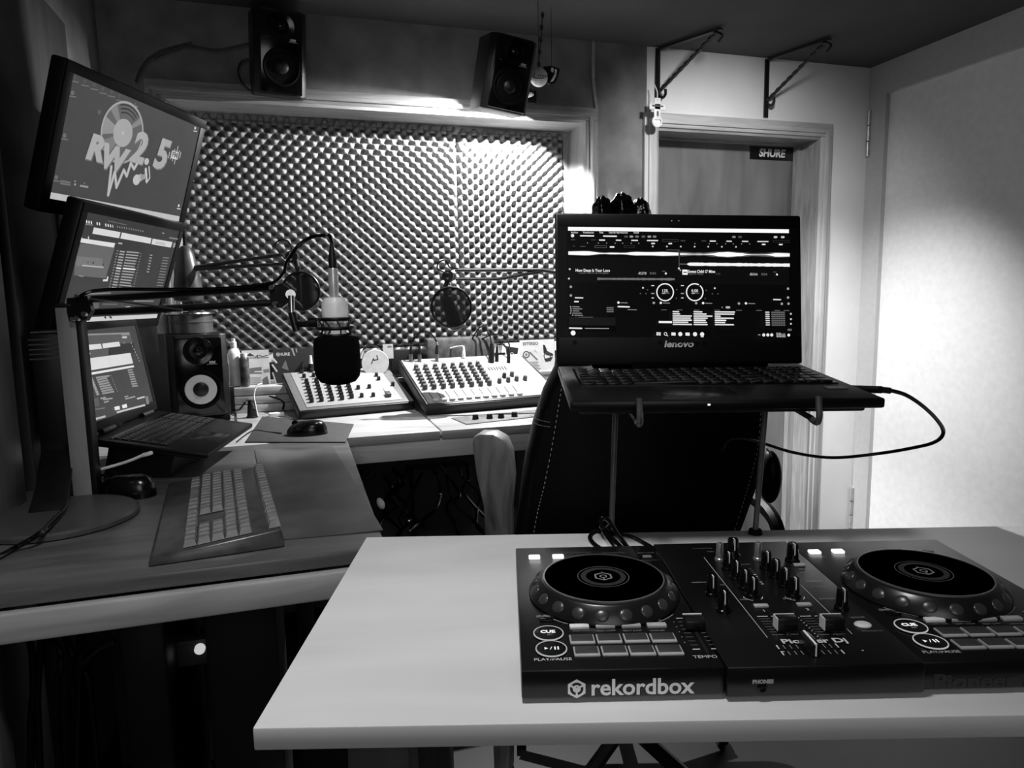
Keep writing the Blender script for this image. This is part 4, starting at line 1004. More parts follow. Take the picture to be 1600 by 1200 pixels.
cv.build('panel_print', mixL)
MR = T(.398, 2.31, .801) @ Rz(6) @ Rx(18.2); RW_, RD_, RT_ = .520, .40, .038
mixR = mixer(MR, RW_, RD_, RT_, 'larger white mixer with rows of faders at right, partly behind the chair', mat('dark_mixer_rim', .10, .4), blk)
G().b2((.012, .014, RT_-.001), (RW_-.012, RD_-.006, RT_+.0008), bev=.0006).build('panel', white_pl, mixR)
for x in (.006, RW_-.006): G().b2((x-.0025, .01, RT_-.001), (x+.0025, RD_-.006, RT_+.001), bev=.0008).build('edge_trim', chrome, mixR)
topx = [880, 938, 998, 1052, 1108, 1162, 1216, 1264]; botx = [936, 993, 1052, 1109, 1168, 1228, 1284, 1338]
for i in range(8):
    for k in range(7):
        t = k/6; x = topx[i]+(botx[i]-topx[i])*t; y = 590-i*3.2+t*(122-i*.6)
        mk(mixR, MR, x, y, RT_, .0092, .019, kn_grey)
for px, py, m in ((1400, 672, kn_grey), (1430, 640, kn_blk), (1455, 665, kn_grey), (1478, 630, kn_grey), (1507, 658, kn_grey), (1560, 655, kn_grey)): mk(mixR, MR, px, py, RT_, .0085, .018, m)
cv = Canvas(MR, False, RT_+.001, .00002); cv.off = o_
for k in range(11):
    xa = 958+k*52.5; ya = 733-k*4.2; xb = xa+46; yb = ya+62
    cv.line([(xa, ya), (xb, yb)], .0036, .12)
    p = onM(MR, 430+(xb-2)/4, 430+(yb-6)/4, RT_); 
    if k < 11: G().box((p.x, p.y, RT_+.005), (.020, .013, .009), bev=.002).build('fader_cap', kn_lt, mixR)
for k in range(8):
    cv.ring((868+k*54, 548-k*2), .007, .009, .35, 18); cv.line([(880+k*55, 566-k*2.5), (915+k*55, 566-k*2.5)], .0022, .5)
    if k > 0: cv.line([(1312+k*17, 578-k), (1326+k*17, 596-k)], .0045, .10)
for y, g_ in ((520, .6), (525, .5)): cv.line([(1170, y), (1220, y-2)], .002, g_)
for k in range(5): cv.disc((1400+k*20, 545+k), .003, .45, 10)
cv.text((1330, 530), '', .01, .4) if 0 else None
cv.build('panel_print', mixR)
for m_, w_, hh, lb in ((ML, LW_, .098, 'left'), (MR, RW_, .122, 'right')):
    b = m_ @ Vector((.03, .05, 0)); 
    g = G(); q = [m_ @ Vector(v) for v in ((.03, .05, -.001), (w_-.03, .05, -.001), (w_-.03, .27, -.001), (.03, .27, -.001))]
    q = [Vector((p.x, min(p.y, 2.615), p.z)) if p.y > 2.615 else p for p in q]
    q = [m_ @ Vector((x, y, -.001)) for x, y in ((.03, .05), (w_-.03, .05), (w_-.03, .16), (.03, .16))]
    g.add([(p.x, p.y, .8005) for p in q]+list(q), [(0, 1, 2, 3), (4, 5, 6, 7), (0, 1, 5, 4), (1, 2, 6, 5), (2, 3, 7, 6), (3, 0, 4, 7)])
    tag(g.build('mixer_wedge', blk), 'dark wedge lifting the back of the %s mixer' % lb, 'stand')
def plug(M, px, py, th, length, m_body, m_tip, arc, label, off=(430, 430, .25), r=.0075, cm=None):
    p = onM(M, off[0]+px*off[2], off[1]+py*off[2], th); P = M @ Vector((p.x, p.y, th+.001)); N_ = (M.to_3x3() @ Vector((0, 0, 1))).normalized()
    N_ = (N_+Vector((0, .25, .4))).normalized()
    rt = empty('plug_cable', T(*P), label, 'cable', 'leads plugged into the mixers'); iv = T(*P).inverted()
    G().cyl(P, P+N_*length*.45, r, r, 14, M=iv).build('metal_shell', m_tip, rt)
    G().cyl(P+N_*length*.45, P+N_*length, r*.95, r*.55, 14, M=iv).build('boot', m_body, rt)
    if arc:
        dd = (P-CAM).dot(FW); pts = [P+N_*length]+[atd(off[0]+x*off[2], off[1]+y*off[2], dd+dz) for x, y, dz in arc]
        G().tube(pts, .0032, 7, M=iv).build('lead', cm or blk_gloss, rt)
    return rt
plug(MR, 848, 540, RT_, .062, blk, steel, [(850, 440, .03), (880, 375, .03), (925, 355, .04), (975, 370, .05), (1005, 410, .06), (1018, 440, .05)], 'leftmost lead on right mixer, arching over to its third socket')
plug(MR, 902, 540, RT_, .062, blk, steel, [(902, 420, .05), (905, 470, .16), (900, 560, .22)], 'second lead from left on right mixer, standing upright')
plug(MR, 1010, 538, RT_, .062, blk, steel, None, 'third upright plug from left on the right mixer')
plug(MR, 1178, 520, RT_, .040, mat('white_plug', .88, .4), mat('white_plug', .88, .4), [(1175, 445, .02), (1130, 448, .05), (1070, 465, .08), (1020, 480, .12)], 'white plug and white lead on right mixer', cm=mat('white_plug', .88, .4))
plug(MR, 1350, 545, RT_, .075, blk, blk, [(1338, 370, .03), (1310, 325, .05), (1275, 330, .08), (1235, 390, .1), (1205, 450, .12)], 'thick black plug with high arching lead on right mixer', r=.012)
plug(MR, 1385, 540, RT_, .060, blk, blk, [(1385, 395, .03), (1350, 352, .06), (1290, 355, .08), (1240, 410, .12), (1210, 470, .14)], 'thinner black plug beside the thick one on right mixer')
plug(MR, 1458, 548, RT_, .055, blk, blk, [(1462, 430, .02), (1430, 380, .05), (1370, 370, .08), (1290, 400, .1), (1220, 460, .14)], 'rightmost black plug on the right mixer with long arched lead')
plug(ML, 668, 590, LT_, .075, blk, blk, [(668, 470, .03), (640, 440, .05), (590, 440, .06), (550, 465, .08)], 'black conical plug at right rear of the left mixer', r=.010)
plug(ML, 170, 600, LT_, .030, blk, blk, [(170, 540, .02), (150, 500, .04), (115, 490, .05), (85, 520, .06), (90, 570, .06), (115, 600, .08)], 'dark looped lead at left rear of the left mixer')
plug(ML, 222, 595, LT_, .055, mat('white_plug', .88, .4), blk, None, 'white tipped plug at left rear of the left mixer', r=.008)
# ================================================================== MICROPHONES AND BOOM ARMS
bs = mat('boom_black_steel', .04, .35)
def bolt(p, r=.007, iv=None, par=None): return G().cyl(p+Vector((0, 0, 0)), p-FW*.006, r, r*.85, 14, M=iv).build('bolt', chrome, par)
D1 = 1.40
A = lambda x, y, d=D1: atd(x, y, d)
ba = empty('microphone_stand', T(*A(115, 480)), 'near black boom arm reaching from steel post to the large microphone', 'microphone stand'); iv = T(*A(115, 480)).inverted()
g = G(); c_ = A(122, 482, 1.39)
pl_ = [A(*p, 1.375) for p in ((104, 466), (136, 462), (143, 485), (134, 500), (108, 502), (104, 486))]
g.add([p for p in pl_]+[p+FW*.012 for p in pl_], [(0, 1, 2, 3, 4, 5), (6, 7, 8, 9, 10, 11)]+[(i, (i+1) % 6, 6+(i+1) % 6, 6+i) for i in range(6)]); g.build('clamp_plate', bs, ba, iv)
for p in ((122, 464), (133, 491), (122, 498)): bolt(A(*p, 1.372), .006, iv, ba)
bolt(A(115, 499, 1.372), .005, iv, ba)
ua = [A(140, 468), A(270, 458, 1.42), A(428, 449, 1.44)]; la = [A(132, 492), A(200, 480, 1.42), A(300, 478, 1.43), A(432, 475, 1.44)]
g = G(); g.tube([ua[0], ua[-1]], .0075, 8, M=iv, smooth=False); g.build('upper_tube', bs, ba)
g = G(); g.tube([A(134, 489), A(433, 473, 1.44)], .0075, 8, M=iv, smooth=False); g.build('lower_tube', bs, ba)
g = G(); g.tube([A(136, 466, 1.385), A(210, 474, 1.395), A(285, 484, 1.40)], .0018, 6, M=iv, smooth=False); g.build('spring', steel, ba)
pp = [A(*p, 1.425) for p in ((420, 447), (441, 443), (458, 455), (459, 466), (440, 481), (424, 480))]
g = G(); g.add([p for p in pp]+[p+FW*.010 for p in pp], [(0, 1, 2, 3, 4, 5), (6, 7, 8, 9, 10, 11)]+[(i, (i+1) % 6, 6+(i+1) % 6, 6+i) for i in range(6)]); g.build('elbow_plate', bs, ba, iv)
for p in ((425, 450), (430, 475)): bolt(A(*p, 1.422), .006, iv, ba)
g = G(); g.cyl(A(454, 460, 1.42), A(454, 460, 1.43), .010, n=18, M=iv); g.tube([A(455, 462, 1.42), A(456, 490, 1.42)], .0065, 10, M=iv, smooth=False); g.build('swivel', chrome, ba)
G().tube([A(456, 489, 1.42), A(461, 508, 1.42), A(464, 518, 1.42)], .0080, 10, M=iv, smooth=False).build('threaded_end', bs, ba)
G().tube([A(458, 506, 1.42), A(476, 507, 1.415), A(500, 505, 1.41)], .006, 10, M=iv, smooth=False).build('mount_arm', bs, ba)
o = G().lathe([(.008, -.010), (.010, -.008), (.010, .008), (.008, .010)], 12).build('thumb_knob', bs, ba, T(*(iv @ A(489, 504, 1.40))) @ Rz(-17) @ Ry(90))
# big microphone
MB = A(529, 600); mb_ = empty('microphone', T(*MB), 'large pale microphone with black foam windscreen hanging over the left mixer', 'microphone')
z_ = lambda y: A(529, y).z-MB.z
silv = mat('silver_satin', .85, .3, .5); pale = mat('pale_champagne_metal', .97, .35, 0.)
hx = (A(548, 480)-A(508, 480)).length/2
G().lathe([(.0085, z_(465)), (.0100, z_(445)), (.0095, z_(422)), (.0085, z_(420))], 24).build('xlr_connector', silv, mb_)
G().lathe([(.0080, z_(420)), (.0082, z_(405)), (.0050, z_(392)), (.0035, z_(382))], 20).build('cable_boot', blk, mb_)
G().lathe([(hx*.62, z_(464.5)), (hx*.78, z_(465)), (hx, z_(474)), (hx, z_(495)), (hx*.80, z_(497)), (hx*.80, z_(530))], 36).build('body', pale, mb_)
G().lathe([(hx*.82, z_(500)), (hx*.86, z_(500.5)), (hx*.86, z_(505)), (hx*.82, z_(505.5))], 32).build('silver_band', silv, mb_)
# foam windscreen: rounded barrel
WR_ = (A(565, 565)-A(494, 565)).length/2
prof = [(WR_*.80, z_(525)), (WR_*.93, z_(527)), (WR_*.98, z_(535)), (WR_, z_(555)), (WR_*1.0, z_(575)), (WR_*.93, z_(588)), (WR_*.75, z_(596)), (WR_*.4, z_(600)), (0, z_(601))]
G().lathe(prof, 40).build('foam_windscreen', mat('black_foam', .03, .95, var=.3, scale=400, spec=.1, bump=.6), mb_)
sm = empty('shock_mount', T(MB.x, MB.y, MB.z+z_(518)), 'black ring shock mount holding the large microphone', 'shock mount')
def tor(R, r, z, n=36):
    g = G(); pts = [(R*cos(2*pi*i/n), R*sin(2*pi*i/n), z) for i in range(n)]; pts.append(pts[0]); g.tube(pts, r, 8, smooth=False); return g
zz_ = lambda y: z_(y)-z_(518)
for y, R in ((498, hx*1.30), (512, hx*1.42), (523, hx*1.22)): tor(R, .0035, zz_(y)).build('ring', bs, sm)
for k in range(8):
    a = 2*pi*k/8; g = G(); g.tube([(hx*1.3*cos(a), hx*1.3*sin(a), zz_(498)), (hx*1.02*cos(a+.3), hx*1.02*sin(a+.3), zz_(511)), (hx*1.3*cos(a+.2), hx*1.3*sin(a+.2), zz_(523))], .0014, 5); g.build('elastic_band', blk, sm)
# lead from the microphone back along the arm
cable('microphone_lead', [MB+Vector((0, 0, z_(386))), MB+Vector((0, 0, z_(378))), MB+Vector((-.004, 0, z_(370))), A(510, 368), (A(488, 370)), A(468, 382), A(455, 398), A(447, 412), A(444, 425), A(432, 438, 1.42), A(415, 444, 1.425), A(340, 451, 1.415), A(250, 452, 1.40), A(180, 452, 1.39), A(140, 456, 1.38), A(118, 468, 1.365)], .0036, 'black lead curving from large microphone back along the near boom arm')
# two farther boom arms with pop filters
def far_boom(label, d, arm, elbow, drop, pc, pr, knobside, mic, extra=None):
    P0 = atd(*elbow, d); r = empty('microphone_stand', T(*P0), label, 'microphone stand'); iv = T(*P0).inverted()
    a_ = mat('boom_dark_grey', .16, .35)
    for (p, q) in arm: G().tube([atd(*p, d), atd(*q, d)], .0062, 8, M=iv, smooth=False).build('tube', a_, r)
    g = G(); g.cyl(P0-FW*.012, P0+FW*.012, .020, n=18, M=iv); g.build('elbow', bs, r)
    bolt(P0-FW*.013+UP*.010, .005, iv, r); bolt(P0-FW*.013-UP*.010, .005, iv, r)
    G().tube([atd(*p, d) for p in drop], .009, 10, M=iv, smooth=False).build('drop_tube', bs, r)
    return r
def pop(label, d, c, r_px, clamp):
    P0 = atd(*c, d); R = r_px*d/FPX; r = empty('pop_filter', T(*P0) @ Rz(-17), label, 'pop filter', 'pop filters in front of the far microphones')
    g = G(); n = 40; pts = [(R*cos(2*pi*i/n), 0, R*sin(2*pi*i/n)) for i in range(n+1)]; g.tube(pts, .0042, 8, smooth=False); g.build('hoop', bs, r)
    G().cyl((0, -.001, 0), (0, .001, 0), R, n=40).build('mesh', screen_mesh, r)
    iv2 = (T(*P0) @ Rz(-17)).inverted()
    G().tube([iv2 @ P0+Vector((0, .002, R)), iv2 @ (atd(c[0]+clamp[0]*.4, c[1]-r_px-8, d+.03)), iv2 @ (atd(c[0]+clamp[0], c[1]+clamp[1], d+.05))], .003, 6).build('gooseneck', bs, r)
    return r
screen_mesh = mat('pop_mesh', .06, .8)
nt = screen_mesh.node_tree; tr_ = nt.nodes.new('ShaderNodeBsdfTransparent'); mxs = nt.nodes.new('ShaderNodeMixShader'); mxs.inputs[0].default_value = .62
nt.links.new(tr_.outputs[0], mxs.inputs[1]); nt.links.new(nt.nodes['Principled BSDF'].outputs[0], mxs.inputs[2]); nt.links.new(mxs.outputs[0], nt.nodes['Material Output'].inputs[0])
def far_mic(label, d, top, bot, r0):
    P0 = atd(*bot, d); r = empty('microphone', T(*P0), label, 'microphone'); iv = T(*P0).inverted(); P1 = atd(*top, d); u = P1-P0
    G().cyl(P0+u*.45, P1, r0, r0*.9, 20, M=iv).build('body', mat('mic_dark_metal', .14, .3, .5), r)
    G().cyl(P0+u*.1, P0+u*.45, r0*1.15, r0*1.15, 20, M=iv).build('grille', mat('mic_grille', .2, .5, .6), r)
    G().ell(P0+u*.1, (r0*1.15, r0*1.15, r0*.9), 20, 12, M=iv).build('grille_end', mat('mic_grille', .2, .5, .6), r)
far_boom('middle boom arm beyond the speaker with thin bars, behind near arm', 2.28, (((302, 418), (440, 398)), ((300, 421), (452, 412))), (457, 402), ((462, 405), (466, 425), (468, 470)), None, None, 0, None)
pop('round pop filter at left, behind the elbow of the near boom arm', 2.24, (470, 455), 29, (-4, -38))
far_mic('dark microphone behind the left pop filter', 2.34, (478, 430), (486, 480), .024)
far_boom('farthest boom arm stretching from behind the laptop to the right pop filter', 2.44, (((711, 422), (846, 422)), ((712, 436), (778, 436)), ((778, 436), (846, 424)), ((846, 422), (905, 432))), (700, 432), ((700, 434), (696, 450), (698, 480), (707, 492)), None, None, 0, None)
pop('round pop filter at right, hanging above the larger mixer', 2.40, (705, 480), 31, (-6, -42))
far_mic('dark microphone behind the right pop filter', 2.44, (697, 466), (714, 512), .024)
cable('wire', [atd(446, 405, 2.26), atd(430, 385, 2.26), atd(436, 376, 2.26), atd(450, 377, 2.26), atd(457, 392, 2.26)], .0025, 'thin wire loop above the elbow of the middle boom arm', 'wire')
cable('wire', [atd(700, 428, 2.42), atd(684, 420, 2.42), atd(686, 410, 2.42), atd(696, 407, 2.42), atd(703, 418, 2.42), atd(716, 420, 2.42)], .0025, 'thin wire loop above the elbow of farthest boom arm', 'wire')
# ================================================================== THINGS ON THE SPEAKER, SILL AND DESK
KT = .822+.272
tp = KM @ Vector((-.012, .075, .272))
tn = empty('tin', T(tp.x, tp.y, KT+.0008), 'round grey metal tin with a wide lid standing on the studio speaker', 'tin')
tinm = mat('tin_metal', .40, .3, .55)
G().lathe([(.066, 0), (.068, .002), (.068, .034), (.070, .036), (.070, .040), (.068, .042), (.068, .060), (.066, .062)], 48).build('canister', tinm, tn)
G().lathe([(.074, .0622), (.078, .064), (.076, .068), (.050, .071), (0, .072)], 48).build('lid', chrome, tn)
bt = empty('glass_decanter', T(tp.x, tp.y, KT+.0735), 'tall tapering smoky glass decanter standing on the round tin', 'decanter')
gl = mat('smoky_glass', .20, .35, .0, var=.5, scale=14)
G().lathe([(.022, 0), (.022, .030), (.028, .032)], 32).build('foot', mat('dark_glass_foot', .12, .2), bt)
G().lathe([(.028, .0322), (.044, .036), (.046, .045), (.043, .085), (.036, .140), (.026, .185), (.018, .205), (.012, .212), (0, .214)], 40).build('bowl', gl, bt)
q = atd(254, 511, 2.30)
tag(G().lathe([(.016, 0), (.017, .003), (.018, .095), (.017, .1), (.0155, .1), (.015, .01)], 28).build('cup', mat('white_paper_cup', .85, .6), M=T(q.x, q.y, KT+.001)), 'white cup on the studio speaker left of the round tin', 'cup')
# bottles behind the speaker
q = ony(368, 612, 2.675); 
b1 = empty('spray_bottle', T(q.x+.004, 2.672, .895), 'white spray bottle on plank riser right behind the studio speaker', 'bottle')
G().lathe([(.020, 0), (.022, .003), (.022, .115), (.016, .130), (.009, .136)], 28).build('body', mat('white_bottle', .88, .35), b1)
G().lathe([(.010, .1362), (.011, .158), (.007, .160), (.007, .170)], 20).build('cap', mat('white_cap', .8, .4), b1)
q = ony(379, 606, 2.665)
b2 = empty('dark_can', T(q.x+.012, 2.645, .895), 'dark printed can on plank riser beside the white spray bottle', 'can')
G().lathe([(.015, 0), (.0165, .002), (.0165, .098), (.012, .105)], 28).build('body', mat('dark_print', .22, .35, var=.9, scale=45), b2)
G().lathe([(.0125, .1052), (.012, .118), (0, .119)], 20).build('cap', mat('white_cap', .8, .4), b2)
# leaflets leaning on the window
def leaflet(x0, y0, x1, y1, v, label, g0, draw, tilt=4, top_w=None):
    a = ony(x0, y0, v); b = ony(x1, y1, v); cx = (a.x+b.x)/2; w = abs(b.x-a.x); zt = a.z; zb = b.z
    M = T(cx, v, zb) @ Rx(90-tilt)
    h = (zt-zb)
    r = empty('leaflet', M, label, 'leaflet', 'leaflets leaning along the window sill')
    G().b2((-w/2, 0, -.001), (w/2, h, .0006)).build('sheet', ink(g0), r)
    c = Canvas(M, False, .0008, .00003); draw(c); c.build('print', r)
def dA(c):
    c.off = (340, 480, .125); 
    c.poly([(350, 610), (405, 572), (465, 612)], .25); c.line([(470, 628), (500, 600), (505, 640)], .003, .25); c.line([(520, 600), (560, 618), (625, 600)], .003, .3); c.line([(345, 635), (640, 628)], .002, .4)
    c.poly([(360, 780), (420, 760), (548, 745), (555, 830), (400, 832)], .42); c.poly([(460, 800), (555, 795), (555, 815), (455, 812)], .8); c.poly([(570, 780), (640, 770), (650, 810), (580, 815)], .5)
    c.poly([(560, 900), (620, 860), (650, 960), (570, 970)], .4)
    for k in range(5): c.line([(350, 880+k*26), (540, 884+k*26)], .0025, .55)
leaflet(377, 548, 423, 603, 2.70, 'pale printed leaflet with dark emblem leaning behind the dark can', .80, dA)
def dB(c):
    c.off = (340, 480, .125)
    c.text((820, 590), 'SHURE', .016, .75, bold=.0005); c.ring((755, 590), .004, .007, .7, 16)
    c.line([(690, 640), (735, 690)], .007, .85); c.line([(685, 720), (740, 800)], .006, .8); c.line([(690, 820), (740, 980)], .005, .7); c.line([(930, 520), (960, 600)], .006, .6)
    c.poly([(800, 760), (850, 660), (890, 790)], .45); c.line([(940, 520), (950, 590)], .004, .6); c.line([(980, 520), (990, 560)], .004, .6)
leaflet(426, 546, 494, 603, 2.72, 'dark glossy leaflet with pale streaks behind the left mixer', .16, dB)
def dC(c):
    c.off = (540, 500, .225)
    c.text((1284, 165), 'ESTEREO', .017, .32, bold=.0006)
    c.ring((1255, 240), .010, .015, .3, 20); c.disc((1255, 240), .005, .35); c.line([(1280, 225), (1330, 275)], .006, .35); c.line([(1310, 210), (1325, 222)], .004, .55)
    c.poly([(1370, 170), (1385, 175), (1400, 215), (1440, 235), (1440, 250), (1400, 245), (1375, 230)], .06); c.ring((1400, 250), .012, .016, .25, 20); c.poly([(1378, 270), (1440, 255), (1425, 285), (1390, 290)], .12)
    for k in range(6): c.line([(1240+8*(k % 3), 292+k*11), (1340-12*(k % 2)+4*k, 292+k*11)], .0022, .45)
leaflet(813, 532, 868, 591, 2.70, 'pale leaflet with round emblem and text lines leaning right of larger mixer', .74, dC)
def dD(c):
    c.off = (540, 500, .225); c.poly([(1110, 180), (1200, 195), (1185, 290), (1120, 260)], .08); c.line([(1065, 170), (1090, 165), (1140, 215)], .008, .1); c.ring((1155, 240), .006, .009, .7, 16)
leaflet(790, 536, 816, 585, 2.72, 'pale card with a black square between larger mixer plugs and the emblem leaflet', .78, dD)
def dE(c):
    c.off = (560, 510, .0875); c.text((555, 358), 'ura', .012, .3, bold=.0006)
leaflet(598, 538, 615, 560, 2.71, 'narrow pale card standing right of the round pale disc', .68, dE)
# round pale disc
q = ony(587, 574, 2.69); R = .052
M_ = T(q.x, 2.70, .9+R) @ Rx(86)
rd = empty('round_disc', M_, 'round pale disc with dark script standing behind the left mixer', 'disc')
G().lathe([(0, 0), (R, 0), (R, .004), (R*.97, .006), (0, .006)], 48).build('plate', mat('pale_disc', .72, .5, var=.05), rd)
c = Canvas(M_, False, .0064, .00003); c.off = (560, 510, .0875)
c.line([(235, 665), (270, 570), (275, 600), (350, 590), (330, 520)], .0035, .15); c.line([(270, 600), (300, 605)], .003, .15); c.build('script', rd)
# dark padded case and rail behind the right mixer
a = ony(668, 562, 2.76); b = ony(790, 525, 2.76)
tag(G().b2((a.x, 2.77, .893), (b.x-.04, 2.85, b.z), bev=.02).build('padded_case', mat('grey_vinyl', .30, .3, var=.2), subsurf=0), 'grey rounded case standing on the sill behind the larger mixer', 'case')
a = ony(612, 575, 2.72); b = ony(672, 545, 2.72)
tag(G().b2((a.x, 2.715, .893), (b.x-.012, 2.755, b.z), bev=.003).build('dark_box', mat('dark_box_card', .10, .4)), 'dark low box on the sill between pale disc and grey case', 'box')
# desk clutter: mouse, pad, wires, plug, adhesive notes
q = [onz(*p, .80) for p in ((383, 692), (540, 692), (553, 664), (410, 652))]
tag(G().prism([(p.x, p.y) for p in q], .8004, .8034).build('mouse_pad', mat('grey_mouse_pad', .22, .7), bevel=.001), 'grey mouse pad on the long desk near the left mixer', 'mouse pad')
def mouse(P, yaw, s, label):
    g = G(); vs = []; n = 20; m = 10
    for j in range(m+1):
        t = pi/2*j/m
        for i in range(n):
            a = 2*pi*i/n; x = cos(a)*.031*cos(t)**.55 if j < m else 0; y = sin(a)*.054*cos(t)**.6 if j < m else 0
            z = sin(t)**.9*.036*(1-.25*(sin(a)*cos(t))**1) ; vs.append((x*s, y*s, z*s))
    fs = [(j*n+i, j*n+(i+1) % n, (j+1)*n+(i+1) % n, (j+1)*n+i) for j in range(m) for i in range(n)]+[list(range(n))[::-1]]
    g.add(vs, fs); r = empty('mouse', T(*P) @ Rz(yaw), label, 'mouse')
    g.build('shell', mat('mouse_black', .04, .2), r)
    G().cyl((-.004*s, .03*s, .030*s), (.004*s, .03*s, .030*s), .008*s, n=16).build('scroll_wheel', blk_soft, r)
mouse(onz(480, 678, .8036), 75, 1.12, 'glossy black mouse on the grey mouse pad')
cable('mouse_lead', [onz(440, 677, .806), onz(420, 675, .804), onz(395, 673, .804), onz(370, 690, .804)], .0017, 'thin black mouse lead running left from the grey mouse pad')
mouse(onz(200, 772, .801), 55, 1.25, 'black mouse on the side desk beside the steel post')
q = onz(394, 652, .801)
ad = empty('power_adapter', T(*q), 'small black tapered adapter tied with a white strip on the long desk', 'adapter')
G().lathe([(.019, 0), (.019, .004), (.016, .005), (.011, .055), (.009, .060)], 20).build('body', blk, ad)
G().tube([(.018, 0, .004), (.013, -.002, .045), (.010, 0, .075), (.020, .01, .105), (.038, .02, .112)], .003, 6).build('white_strip', mat('white_strip', .88, .5), ad)
for pts, lb in (([(362, 600, .90), (400, 613, .87), (440, 626, .84), (442, 640, .81)], 'black lead slanting across plank riser to the left mixer'),
                ([(360, 634, .81), (385, 640, .803), (410, 640, .803), (442, 634, .81)], 'black lead lying at foot of plank riser, lower one'),
                ([(362, 641, .81), (374, 640, .82), (386, 626, .845), (395, 632, .86), (397, 640, .86)], 'black lead arching into the small tapered adapter')):
    cable('wire', [onz(x, y, z) for x, y, z in pts], .0035, lb, 'wire')
q = onz(432, 650, .8008); tag(G().box((0, 0, .006), (.05, .03, .012), bev=.002).build('socket_strip', mat('white_plug', .88, .4), M=T(*q) @ Rz(5)), 'white socket block on the long desk left of the left mixer', 'socket')
# knob panel let into the desk
q = [onz(*p, .8) for p in ((705, 654), (838, 641), (838, 652), (729, 664))]
pn = empty('knob_panel', T(q[3].x, q[3].y, .8002), 'grey panel with four dark knobs on the desk in front of larger mixer', 'control panel')
G().prism([(p.x-q[3].x, p.y-q[3].y) for p in q], 0, .003).build('plate', mat('grey_panel', .45, .4, var=.2, scale=30), pn, bevel=.0006)
for px, py in ((743, 655), (765, 654), (783, 653), (804, 651)):
    p = onz(px, py, .8032); G().cyl((p.x-q[3].x, p.y-q[3].y, .0032), (p.x-q[3].x, p.y-q[3].y, .018), .011, .009, 16).build('knob', kn_blk, pn)
# small bottles right of the mixer
for px, py, lb, s in ((837, 615, 'small dark pot with white lid right of the larger mixer', 1), (851, 612, 'small dark pot with white lid nearest the chair', 1.15)):
    p = onz(px, py, .86); r = empty('pot', T(p.x+.01, 2.66, .8015) , lb, 'pot', 'small pots at right end of the desk')
    G().cyl((0, 0, 0), (0, 0, .085*s), .018, .016, 18).build('body', blk, r); G().cyl((0, 0, .0852*s), (0, 0, .092*s), .019, n=18).build('lid', kn_lt, r)
# ================================================================== LEFT DESK: keyboard, USB lead
KBm = T(-.289, 1.616, .8012) @ Rz(-84)
kb = empty('keyboard', KBm, 'grey worn computer keyboard lying lengthwise on the dark side desk', 'keyboard')
g = G(); KL, KW = .49, .200
g.add([(0, 0, 0), (KL, 0, 0), (KL, KW, 0), (0, KW, 0), (.006, .006, .012), (KL-.006, .004, .012), (KL-.006, KW-.004, .030), (.006, KW-.004, .030)], [(0, 3, 2, 1), (4, 5, 6, 7), (0, 1, 5, 4), (1, 2, 6, 5), (2, 3, 7, 6), (3, 0, 4, 7)])
g.build('case', mat('keyboard_case', .24, .3, var=.2), kb, bevel=.004)
al = math.degrees(atan2(.018, KW-.008)); KP = T(0, 0, .0128) @ Rx(al)
g = G(); key = mat('keyboard_key', .44, .35, var=.15)
kw = .0195
for r_ in range(6):
    y0 = .050+r_*(kw+(.0060 if r_ == 5 else .0012))
    xs = []
    x = .014
    for c_ in range(4): xs.append((x, kw)); x += kw+.0025
    x += .006
    if r_ in (0, 4, 3, 5):
        for c_ in range(3): xs.append((x, kw)); x += kw+.0025
    else: x += 3*(kw+.0025)
    x += .006
    if r_ == 0:
        for w in (.026, .024, .024, .10, .024, .024, .03): xs.append((x, w)); x += w+.0025
    else:
        for c_ in range(13): xs.append((x, kw)); x += kw+.0025
    for xx, w in xs:
        if xx+w < KL-.01:
            a, b, h = .0015, .004, .010; xx = KL-xx-w
            g.add([KP @ Vector(v) for v in ((xx, y0, 0), (xx+w, y0, 0), (xx+w, y0+kw, 0), (xx, y0+kw, 0), (xx+b, y0+b, h), (xx+w-b, y0+b, h), (xx+w-b, y0+kw-a, h), (xx+b, y0+kw-a, h))], [(4, 5, 6, 7), (0, 1, 5, 4), (1, 2, 6, 5), (2, 3, 7, 6), (3, 0, 4, 7)])
g.build('key_block', key, kb)
ub = empty('usb_lead', T(*atd(232, 709, 1.475)), 'white lead plugged in the side of the left laptop', 'cable'); iv = T(*atd(232, 709, 1.475)).inverted()
G().box((0, 0, 0), (.022, .010, .008), M=iv @ T(*atd(230, 709.5, 1.475)) @ Rz(-17) @ Ry(-14), bev=.002).build('plug', mat('white_plug', .88, .4), ub)
G().tube([atd(224, 711, 1.475), atd(200, 721, 1.47), atd(170, 730, 1.46), atd(150, 735, 1.46), atd(135, 738, 1.47)], .0032, 8, M=iv).build('lead', mat('white_plug', .88, .4), ub)
cable('wire', [onz(152, 744, .804), onz(185, 738, .804), onz(215, 733, .804), onz(235, 738, .804), onz(262, 725, .804)], .003, 'black wire winding on the side desk below left laptop', 'wire')
cable('wire', [onz(105, 760, .81), onz(104, 790, .815), onz(85, 812, .822), onz(60, 835, .822), onz(20, 858, .806), onz(-20, 880, .806)], .0045, 'thick black wire crossing the round screen base at far left', 'wire')
